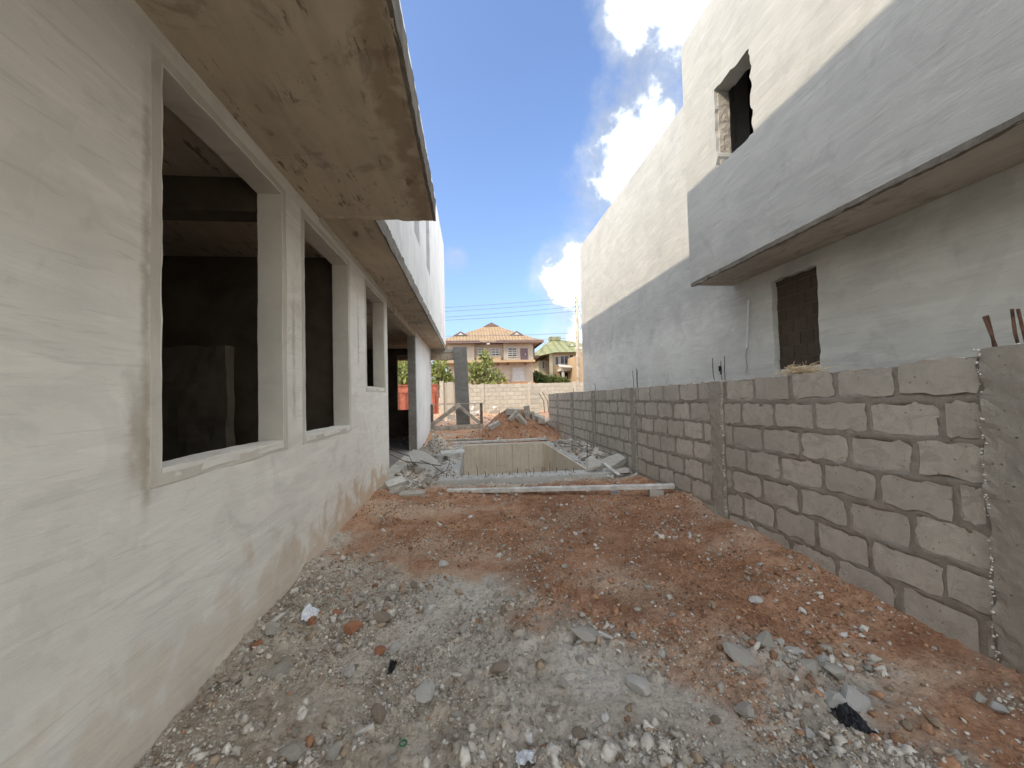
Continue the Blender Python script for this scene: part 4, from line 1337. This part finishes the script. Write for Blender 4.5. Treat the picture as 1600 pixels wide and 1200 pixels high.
# ochre house edge at the far right
h4 = thing('ochre_far_house', (17, 40, 1), 'ochre block wall of a house just left of the neighbouring wall', 'house')
part('wall', MB().box(11.85, 14.5, 40.0, 46, .8, 6.0), M['house_orange'], h4)
part('parapet', MB().box(11.8, 14.5, 39.9, 40.2, 6.001, 6.35), M['house_cream'], h4)
window(h4, 12.2, 12.6, 3.4, 4.3, 40.0, 0, 'glass', 1)

# ------------------------------------------------------------------ utility pole and lines
up_ = thing('utility_pole', (8.1, 28, .8), 'tall timber utility pole beside the neighbouring house corner', 'pole')
part('shaft', MB().tube([(8.04, 28, .5), (8.05, 28, 5), (8.06, 28, 9.1)], .16, 12, .11), M['pole'], up_, smooth=True)
for z in (8.92, 8.58, 8.24, 7.90, 6.25, 5.87):
    part('insulator', MB().tube([(7.92, 27.93, z - .06), (7.92, 27.93, z), (7.92, 27.93, z + .06)], .035, 8, .025), M['wire'], up_)
part('stay_cable', MB().tube([(8.15, 28, 8.3), (8.45, 28, 7.2), (8.3, 28, 6.4)], .02, 5), M['wire'], up_)
WL = [(8.92, 7.96, 'topmost of the power lines strung from the pole'), (8.58, 7.69, 'second power line from the top strung from the pole'), (8.24, 7.28, 'third power line from the top strung from the pole'),
      (7.90, 7.06, 'fourth power line from the top strung from the pole'), (6.25, 5.94, 'upper of the two low cables passing before the tan roof'), (5.87, 5.62, 'lowest cable passing before the tan roof')]
for zr, zl, lab in WL:
    pts = []
    s0 = (zl - zr) / (-1.5 - 7.92)
    for q in range(25):
        x = 14 - q * 1.6
        t_ = (7.92 - x)
        pts.append((x, 28 - .10 * t_, zr - s0 * t_ - .004 * t_ * max(0, 9.4 - t_) * 0.6 if t_ > 0 else zr + .02 * -t_))
    single('power_line', MB().tube(pts, .016, 5), M['wire'], lab, 'cable', 'power lines on the pole')
single('drop_cable', MB().tube([(4.0, 35.0, 5.85), (1.2, 33, 5.8), (-2, 31, 5.75)], .018, 5), M['wire'], 'thin cable strung across the front of the tan roof house', 'cable')

# ------------------------------------------------------------------ trees and shrubs
def leaf_mat(name, a_, b_):
    m, t, b = new_mat(name)
    at_ = t.node('ShaderNodeAttribute', attribute_name='Col')
    t.put(b.inputs['Base Color'], t.mix(at_.outputs['Fac'], a_, b_))
    b.inputs['Roughness'].default_value = .55
    tr = t.node('ShaderNodeBsdfTranslucent')
    t.put(tr.inputs[0], t.mix(at_.outputs['Fac'], tuple(q * 1.3 for q in a_), tuple(q * 1.3 for q in b_)))
    mx = t.node('ShaderNodeMixShader')
    mx.inputs[0].default_value = .3
    t.l.new(b.outputs[0], mx.inputs[1])
    t.l.new(tr.outputs[0], mx.inputs[2])
    t.l.new(mx.outputs[0], t.n['Material Output'].inputs[0])
    return m


M['leaf'] = leaf_mat('bright_foliage', (0.10, 0.13, 0.04), (0.34, 0.36, 0.12))
M['leaf_dark'] = leaf_mat('deep_foliage', (0.035, 0.06, 0.02), (0.10, 0.135, 0.04))
M['bark'] = plain('grey_bark', (0.16, 0.125, 0.09), .9, .2)


def foliage(clumps, n, size, seed, droop=.3, long=2.2):
    r = np.random.default_rng(seed)
    vs, fs, cs = [], [], []
    cl_ = r.choice(len(clumps), n)
    for q in range(n):
        c, rad = clumps[cl_[q]]
        d = r.normal(size=3)
        d /= np.linalg.norm(d)
        p = np.array(c) + d * rad * r.uniform(.1, 1.55) ** .8
        ax_ = d * .6 + r.normal(size=3) * .6
        ax_[2] -= droop
        ax_ /= np.linalg.norm(ax_)
        sd = np.cross(ax_, r.normal(size=3))
        sd /= np.linalg.norm(sd) + 1e-6
        L = size * r.uniform(.6, 1.4)
        w = L / long
        o = len(vs)
        mid = p + ax_ * L * .5 + np.cross(ax_, sd) * L * .08
        vs += [tuple(p), tuple(mid + sd * w * .5), tuple(p + ax_ * L), tuple(mid - sd * w * .5)]
        fs.append((o, o + 1, o + 2, o + 3))
        v_ = float(np.clip(.5 + r.normal() * .28, 0, 1))
        cs += [v_] * 4
    me = bpy.data.meshes.new('crown')
    me.from_pydata(vs, [], fs)
    a_ = me.color_attributes.new('Col', 'FLOAT_COLOR', 'POINT')
    a_.data.foreach_set('color', np.repeat(np.array(cs, np.float32), 4))
    me.update()
    return me


def tree(name, base, clumps, n, size, seed, label, cat='tree', leaf='leaf', droop=.3, trunk=.1, group=None):
    t_ = thing(name, base, label, cat, group)
    tb = MB()
    bx, by, bz = base
    top = np.mean([c for c, _ in clumps], 0)
    tb.tube([(bx, by, bz), ((bx * 2 + top[0]) / 3, (by * 2 + top[1]) / 3, bz + (top[2] - bz) * .5), tuple(top)], trunk, 7, trunk * .5)
    for c, rad in clumps:
        tb.tube([((bx * 2 + top[0]) / 3, (by * 2 + top[1]) / 3, bz + (top[2] - bz) * .5), tuple((np.array(c) + top) / 2 - np.array([0, 0, .1])), tuple(c)], trunk * .5, 5, trunk * .15)
    part('trunk', tb, M['bark'], t_)
    part('crown', foliage(clumps, n, size, seed, droop), M[leaf], t_)
    return t_


def clump_at(lst, Y):
    out = []
    for px, py, r in lst:
        out.append((tuple(atY(px, py, Y + random.uniform(-.4, .4))), r * .82 * Y / FPX))
    return out


b1 = clump_at([(757, 556, 6), (760, 566, 8), (752, 574, 9), (745, 580, 8), (762, 580, 11), (772, 588, 10), (752, 592, 10), (738, 572, 6), (780, 592, 8), (744, 594, 8), (766, 596, 9), (735, 590, 6)], 29)
tree('flowering_shrub', (1.0, 29, .8), b1, 620, .40, 5, 'tall leafy shrub behind the far wall before the tan roof house', 'shrub')
b2 = clump_at([(690, 572, 9), (684, 582, 10), (696, 586, 8), (680, 592, 10), (700, 592, 6), (676, 576, 8)], 29)
tree('gate_tree', (-2.5, 29, .8), b2, 480, .40, 6, 'leafy tree beside the gate seen left of the porch column', 'tree')
b3 = clump_at([(628, 572, 9), (634, 584, 10), (622, 588, 12), (640, 592, 9), (615, 575, 10), (650, 580, 10), (662, 588, 9)], 30)
tree('gate_tree', (-5.5, 30, .8), b3, 620, .42, 7, 'leafy tree above the gate seen through the dark doorway', 'tree')
b4 = clump_at([(838, 590, 8), (845, 594, 7), (836, 598, 8)], 40)
tree('dark_shrub', (6.6, 40, 1.1), b4, 1300, .40, 8, 'dark green shrub in the gap right of the tan roof house', 'shrub', 'leaf_dark')
b5 = clump_at([(858, 594, 6), (868, 594, 6), (876, 596, 5), (864, 598, 7), (884, 598, 4)], 42)
tree('low_shrub', (8.8, 42, 1.1), b5, 1500, .38, 9, 'low green shrub before the green roof house', 'shrub', 'leaf')
b6 = clump_at([(605, 560, 30), (580, 565, 30), (640, 562, 14), (690, 566, 8), (560, 570, 30)], 55)
tree('far_tree', (-14, 55, 1.1), b6, 2600, .7, 10, 'large pale tree farthest behind the gate', 'tree', 'leaf')


# ------------------------------------------------------------------ stones, litter, gravel
def on_ground(px, py):
    d = raydir(px, py)
    z = 0.0
    for _ in range(6):
        t_ = (z - CAM_H) / d.z
        p = Vector((0, 0, CAM_H)) + d * t_
        z = gz(p.x, p.y)
    return p, p.dot(FW) - CAM_H * FW.z


STONES = [  # px, py, half width px, flatness, material, label
    (1332, 1098, 26, .55, 'rock_white', 'upper of the two pale concrete lumps above the black plastic scrap'),
    (1310, 1108, 24, .7, 'rock_white', 'lower of the two pale concrete lumps touching the black plastic scrap'),
    (996, 1076, 17, .8, 'rock_white', 'angular pale lump alone on the tan dust right of centre'),
    (1165, 1118, 16, .8, 'rock_grey', 'grey oval stone in the tan soil left of the black scrap'),
    (1196, 1005, 16, .7, 'rock_grey', 'round grey lump on the edge of the red soil at the right'),
    (1180, 941, 13, .5, 'rock_white', 'flat whitish stone alone on the red soil at the right'),
    (666, 1086, 24, .6, 'rock_white', 'largest flat pale stone in the foreground rubble'),
    (592, 1117, 14, .8, 'rock_brown', 'dark brown cube-like stone in the foreground rubble'),
    (455, 1184, 17, .8, 'rock_grey', 'dark grey block-like stone at the bottom edge left of centre'),
    (597, 973, 15, .8, 'rock_brown', 'brown angular stone in the middle of the grey gravel'),
    (551, 986, 13, .8, 'rock_red', 'largest red lump in the grey gravel'),
    (528, 961, 11, .6, 'rock_red', 'flat red piece right of the white wrapper'),
    (402, 1013, 10, .9, 'rock_red', 'red lump closest to the left house wall'),
    (488, 974, 8, 1.0, 'rock_red', 'small round red lump under the white wrapper'),
    (593, 1020, 10, .8, 'rock_red', 'dull red lump below the brown angular stone'),
    (436, 1052, 18, .6, 'rock_grey', 'flat grey chunk lying near the left house wall'),
    (426, 985, 14, .6, 'rock_grey', 'grey stone leaning at the foot of the house wall'),
    (618, 1015, 11, .7, 'rock_white', 'pale stone beside the dull red lump'),
    (672, 955, 10, .7, 'rock_white', 'white stone at the top of the grey gravel'),
    (546, 1053, 9, .8, 'rock_white', 'small white stone above the dark brown stone'),
    (780, 1048, 15, .6, 'rock_brown', 'tan flattish stone in the centre foreground'),
    (693, 884, 9, .6, 'rock_white', 'pale stone on the dark red soil left of centre'),
    (646, 918, 10, .6, 'rock_brown', 'brown clod on the dark red soil nearer the wall'),
    (724, 985, 8, .8, 'rock_grey', 'small grey stone right of the white stone'),
    (1120, 1128, 9, .7, 'rock_brown', 'rusty brown stone left of the grey oval stone'),
    (1263, 1150, 10, .8, 'rock_white', 'small pale stone below the black plastic scrap'),
    (1562, 1112, 11, .8, 'rock_white', 'small white stone at the bottom right corner'),
    (1302, 1052, 22, .5, 'rock_grey', 'cluster-topping grey slab above the two pale lumps'),
    (1265, 1045, 16, .6, 'rock_grey', 'long grey shard left of the cluster slab'),
    (1290, 1035, 14, .5, 'rock_white', 'white shard at the top of the stone cluster'),
    (1240, 1020, 13, .5, 'rock_white', 'flat white shard right of the round grey lump'),
    (1160, 1030, 22, .4, 'rock_grey', 'broad low grey crust left below the round grey lump'),
    (1035, 1025, 8, .8, 'rock_white', 'tiny pale cube by the tan patch at right of centre'),
    (915, 995, 24, .4, 'rock_grey', 'broad grey cement crust in the centre of the rubble'),
    (880, 1072, 10, .7, 'rock_grey', 'small grey stone left of the angular pale lump'),
    (1352, 1155, 10, .6, 'rock_brown', 'brown stone right below the black scrap'),
    (1430, 1185, 14, .5, 'rock_brown', 'brown stone at the bottom edge right of the black scrap'),
    (520, 1180, 13, .7, 'rock_grey', 'round grey stone at the bottom edge'),
    (350, 1108, 12, .6, 'rock_grey', 'grey wedge close to the bottom of the house wall'),
    (905, 1150, 12, .6, 'rock_brown', 'brown stone at the bottom centre'),
]
for k, (px, py, hw, fl, mt_, lab) in enumerate(STONES):
    p, dep = on_ground(px, py)
    s_ = hw * dep / FPX * 1.12
    rock(k, mt_, p.x, p.y, (s_, s_ * .75, s_ * fl * .75), lab, z=p.z, sink=.2)
# unlabelled look-alikes: fist-sized stones through the rubble
r = np.random.default_rng(77)
n = 0
while n < 95:
    x, y = r.uniform(-1.45, 2.95), r.uniform(1.75, 5.2) if n < 80 else r.uniform(5.2, 6.4)
    red = red_mask(np.array([x]), np.array([y]))[0]
    if r.uniform() < red * .75:
        continue
    s_ = r.uniform(.016, .036)
    mt_ = ['rock_grey', 'rock_white', 'rock_grey', 'rock_brown', 'rock_grey'][n % 5]
    rock(n, mt_, x, y, (s_, s_ * r.uniform(.6, .9), s_ * r.uniform(.45, .8)), '%s stone half sunk in the %s ground %s' % ({'rock_grey': 'small grey', 'rock_white': 'small pale', 'rock_brown': 'small brown'}[mt_], 'nearest' if y < 2.2 else 'near' if y < 2.8 else 'middle' if y < 3.6 else 'farther', 'by the house wall' if x < -.5 else 'in mid yard' if x < 1.2 else 'toward the block wall'), 'loose_stone', 'stone', 'fist-sized stones strewn over the yard', sink=.25)
    n += 1
# rubble heaped beside the tank
n = 0
while n < 48:
    if n < 28:
        x, y = r.uniform(2.42, 3.02), r.uniform(7.1, 11.8)
    else:
        x, y = r.uniform(-1.42, -.65), r.uniform(6.95, 9.6)
    s_ = r.uniform(.04, .13)
    rock(n, ['rock_grey', 'rock_white', 'rock_grey'][n % 3], x, y, (s_, s_ * .8, s_ * .55), '%s concrete lump in the rubble %s the tank, %s part' % ('pale' if n % 3 == 1 else 'grey', 'right of' if x > 2 else 'left of', 'near' if y < 8.2 else 'middle' if y < 10 else 'far'), 'rubble_lump', 'rubble', 'broken concrete beside the tank',
         z=max(gz(x, y), .06 if x > 2.4 else -.1) + .02, sink=.25)
    n += 1
# clods and bits on the red heap
n = 0
while n < 40:
    x, y = r.normal(1.7, .7), r.normal(13.7, .55)
    if x < .3 or x > 3.0 or y < 12.75:
        continue
    s_ = r.uniform(.03, .08)
    rock(n, ['rock_red', 'rock_brown', 'rock_red', 'rock_grey'][n % 4], x, y, (s_, s_ * .8, s_ * .6), '%s on the %s side of the red earth heap' % (['red clod', 'brown clod', 'red clod', 'grey chip'][n % 4], 'left' if x < 1.5 else 'right'), 'heap_clod', 'clod', 'clods on the red earth heap', sink=.3)
    n += 1

# plastic scraps: crumpled sheets with folds
def scrap(name, px, py, w, h, mat_, label, seed, lift=.035, nu=16):
    p, dep = on_ground(px, py)
    m = MB()
    sx, sy = w * dep / FPX, h * dep / FPX * 1.5
    rr = np.random.default_rng(seed)
    uu, vv = [g.ravel() for g in np.meshgrid(np.linspace(-.5, .5, nu + 1), np.linspace(-.5, .5, nu + 1))]
    q = np.stack([uu * 3 + seed, vv * 3, uu * 0 + .5], 1)
    e = 1 - .28 * np.abs(fbm(q * .9 + 4, 3, seed + 2)) - .12 * (2 * vv) ** 2
    zf = lift * (1 - (2 * uu) ** 2) * (1 - .5 * (2 * vv) ** 2) + .05 * np.abs(fbm(q * 1.3, 4, seed))
    xs, ys = uu * sx * e, vv * sy * e
    z0 = full_h(p.x + xs, p.y + ys)
    for side in (0, 1):
        m.v += [tuple(t_) for t_ in np.stack([p.x + xs + .2 * zf, p.y + ys, z0 + .006 + zf - .0025 * side], 1)]
    k_ = (nu + 1) ** 2
    for j in range(nu):
        for i in range(nu):
            a_ = j * (nu + 1) + i
            m.f.append((a_, a_ + 1, a_ + nu + 2, a_ + nu + 1))
            m.f.append((k_ + a_, k_ + a_ + nu + 1, k_ + a_ + nu + 2, k_ + a_ + 1))
    for i in range(nu):
        for a_, b_ in ((i, i + 1), (nu * (nu + 1) + i + 1, nu * (nu + 1) + i), ((i + 1) * (nu + 1), i * (nu + 1)), (i * (nu + 1) + nu, (i + 1) * (nu + 1) + nu)):
            m.f.append((b_, a_, k_ + a_, k_ + b_))
    return single(name, m, M[mat_], label, 'litter')


scrap('plastic_scrap', 1333, 1132, 34, 44, 'black_plastic', 'crumpled black plastic scrap under the two pale lumps', 3, .03)
scrap('wrapper', 485, 962, 22, 28, 'white_plastic', 'crumpled white wrapper near the left house wall', 4, .04)
scrap('wrapper', 820, 1192, 30, 22, 'white_plastic', 'crumpled white wrapper at the bottom edge of the picture', 6, .03)
scrap('film_strip', 612, 1045, 10, 26, 'black_plastic', 'dark film strip half buried below the dull red lump', 7, .012)
for k, (pa, pb, w_, mt_, lab) in enumerate((((420, 980), (443, 962), .016, 'wood_pale', 'pale stick lying at the foot of the house wall'), ((555, 1152), (584, 1136), .012, 'wood_pale', 'pale splinter in the foreground gravel'),
                                            ((368, 1070), (392, 1056), .010, 'wood_dark', 'dark twig in the gravel near the house wall'), ((935, 990), (975, 1010), .014, 'rock_white', 'white strip of dried cement right of the grey crust'),
                                            ((1035, 1105), (1060, 1122), .010, 'wood', 'grey stick in the tan dust right of centre'))):
    a_, _ = on_ground(*pa)
    b_, _ = on_ground(*pb)
    c_ = (a_ + b_) / 2 + Vector((0, 0, w_ * .8))
    d__ = b_ - a_
    single('stick', MB().obox(c_, (d__.length, w_ * 1.6, w_), (random.uniform(-.2, .2), -math.asin(max(-.6, min(.6, d__.z / d__.length))), math.atan2(d__.y, d__.x)), .002), M[mt_], lab, 'stick')
p_, _ = on_ground(630, 1165)
single('bottle_ring', MB().tube([(p_.x + .018 * math.cos(q * .5), p_.y + .018 * math.sin(q * .5), p_.z + .012) for q in range(13)], .004, 5), plain('green_plastic', (0.03, .16, .08), .4, .1), 'small green plastic ring in the bottom foreground', 'litter')


def gravel(name, N, xr, yr, smin, smax, sub, seed, label, accept=None, zoff=0.0, whiten=0.0, soil=False, zfix=None):
    r = np.random.default_rng(seed)
    V, F = ico(sub)
    F = np.array(F)
    x = r.uniform(*xr, N * 5)
    y = yr[0] + (yr[1] - yr[0]) * r.uniform(0, 1, N * 5) ** 1.4
    red = red_mask(x, y)
    cl_ = fbm(np.stack([x * 2.2, y * 2.2, x * 0], 1), 4, seed + 5)
    smo = 1 - .85 * sstep(.08, .32, fbm(np.stack([x, y, x * 0], 1) * 1.9 + 7.7, 4, 29))
    cl_ = cl_ * 1.5
    pr_ = smo * np.clip((1 - .66 * red) * (0.45 + 1.5 * cl_), .05, 1) if not soil else smo * np.clip((.35 + .65 * red) * (0.6 + 1.2 * cl_), .08, 1)
    ok = (r.uniform(size=N * 5) < pr_)
    if accept is not None:
        ok &= accept(x, y)
    x, y, red = x[ok][:N], y[ok][:N], red[ok][:N]
    n = len(x)
    z = full_h(x, y) + zoff if zfix is None else np.full(n, zfix)
    s = smin * (smax / smin) ** (r.uniform(size=n) ** 2.3)
    sc = np.stack([s * r.uniform(.75, 1.3, n), s * r.uniform(.7, 1.1, n), s * r.uniform(.45, .85, n)], 1)
    nv = len(V)
    VV = V[None] * (1 + .28 * r.normal(size=(n, nv, 1))).clip(.55, 1.5) * sc[:, None, :]
    an = r.uniform(0, 6.28, n)
    c_, s_ = np.cos(an)[:, None], np.sin(an)[:, None]
    X = VV[..., 0] * c_ - VV[..., 1] * s_ + x[:, None]
    Yv = VV[..., 0] * s_ + VV[..., 1] * c_ + y[:, None]
    tilt = r.normal(size=(n, 1)) * .35
    Z = VV[..., 2] + VV[..., 0] * tilt + (z + sc[:, 2] * .25)[:, None]
    P = np.stack([X, Yv, Z], -1).reshape(-1, 3)
    FF = (F[None] + (np.arange(n) * nv)[:, None, None]).reshape(-1, 3)
    me = bpy.data.meshes.new(name)
    me.vertices.add(len(P))
    me.vertices.foreach_set('co', P.ravel())
    me.loops.add(FF.size)
    me.loops.foreach_set('vertex_index', FF.ravel())
    me.polygons.add(len(FF))
    me.polygons.foreach_set('loop_start', np.arange(0, FF.size, 3))
    me.polygons.foreach_set('loop_total', np.full(len(FF), 3))
    me.update(calc_edges=True)
    g = r.uniform(size=n)
    base = np.stack([.32 + .44 * g, .28 + .42 * g, .22 + .38 * g], 1)
    pick = r.uniform(size=n)
    base[pick < .16] = np.array([.38, .29, .20]) * (0.7 + .6 * g[pick < .16])[:, None]
    isred = (pick > .95 - .42 * red) & (pick < .985)
    base[isred] = np.array([.40, .225, .13]) * (0.65 + .6 * g[isred])[:, None]
    if soil:
        base = np.array([.44, .24, .135]) * (0.4 + .95 * g)[:, None] * red[:, None] + (1 - red[:, None]) * np.array([.42, .36, .28]) * (0.65 + .55 * g)[:, None]
    wh = pick > .975 - whiten
    base[wh] = np.array([.68, .655, .60])
    ca = me.color_attributes.new('Col', 'FLOAT_COLOR', 'POINT')
    ca.data.foreach_set('color', np.concatenate([np.repeat(base, nv, 0), np.ones((n * nv, 1))], 1).astype(np.float32).ravel())
    me.materials.append(M['pebble'])
    o = link(bpy.data.objects.new(name, me))
    o['kind'] = 'stuff'
    o['label'] = label
    o['category'] = 'gravel'
    return o


gravel('fine_gravel', 28000, (-1.58, 3.08), (1.5, 5.5), .0038, .0135, 0, 501, 'fine grit and gravel spread over the yard soil')
gravel('coarse_gravel', 2900, (-1.55, 3.05), (1.5, 6.6), .010, .034, 1, 502, 'coarse gravel and chips spread over the yard soil')
gravel('rubble_gravel', 2600, (-1.5, 3.08), (6.5, 12.2), .015, .05, 0, 503, 'gravel and chips lying around the tank', lambda x, y: ((x > 2.42) | (x < -.66)) & (y > 6.9), .01, .1)
gravel('far_gravel', 1500, (-2.5, 3.2), (12.8, 23.5), .02, .07, 0, 504, 'stones strewn over the far lit ground', None, 0.0, .1)
gravel('soil_crumbs', 15000, (-1.58, 3.08), (1.5, 7.0), .004, .017, 0, 505, 'crumbs and small clods of soil covering the yard', soil=True)
gravel('beam_crumbs', 420, (-0.6, 2.92), (7.1, 7.48), .006, .030, 0, 506, 'crumbs of broken concrete on the tank beam', None, 0, .3, zfix=.148)
gravel('rim_crumbs', 700, (-0.6, -0.28), (7.5, 12.2), .008, .045, 0, 507, 'crumbs of broken concrete on the left tank wall', None, 0, .3, zfix=.10)
gravel('ledge_rubble', 1100, (2.36, 3.06), (7.3, 12.3), .012, .060, 1, 508, 'broken concrete and chips heaped on the right tank rim', None, 0.02, .3, zfix=None)
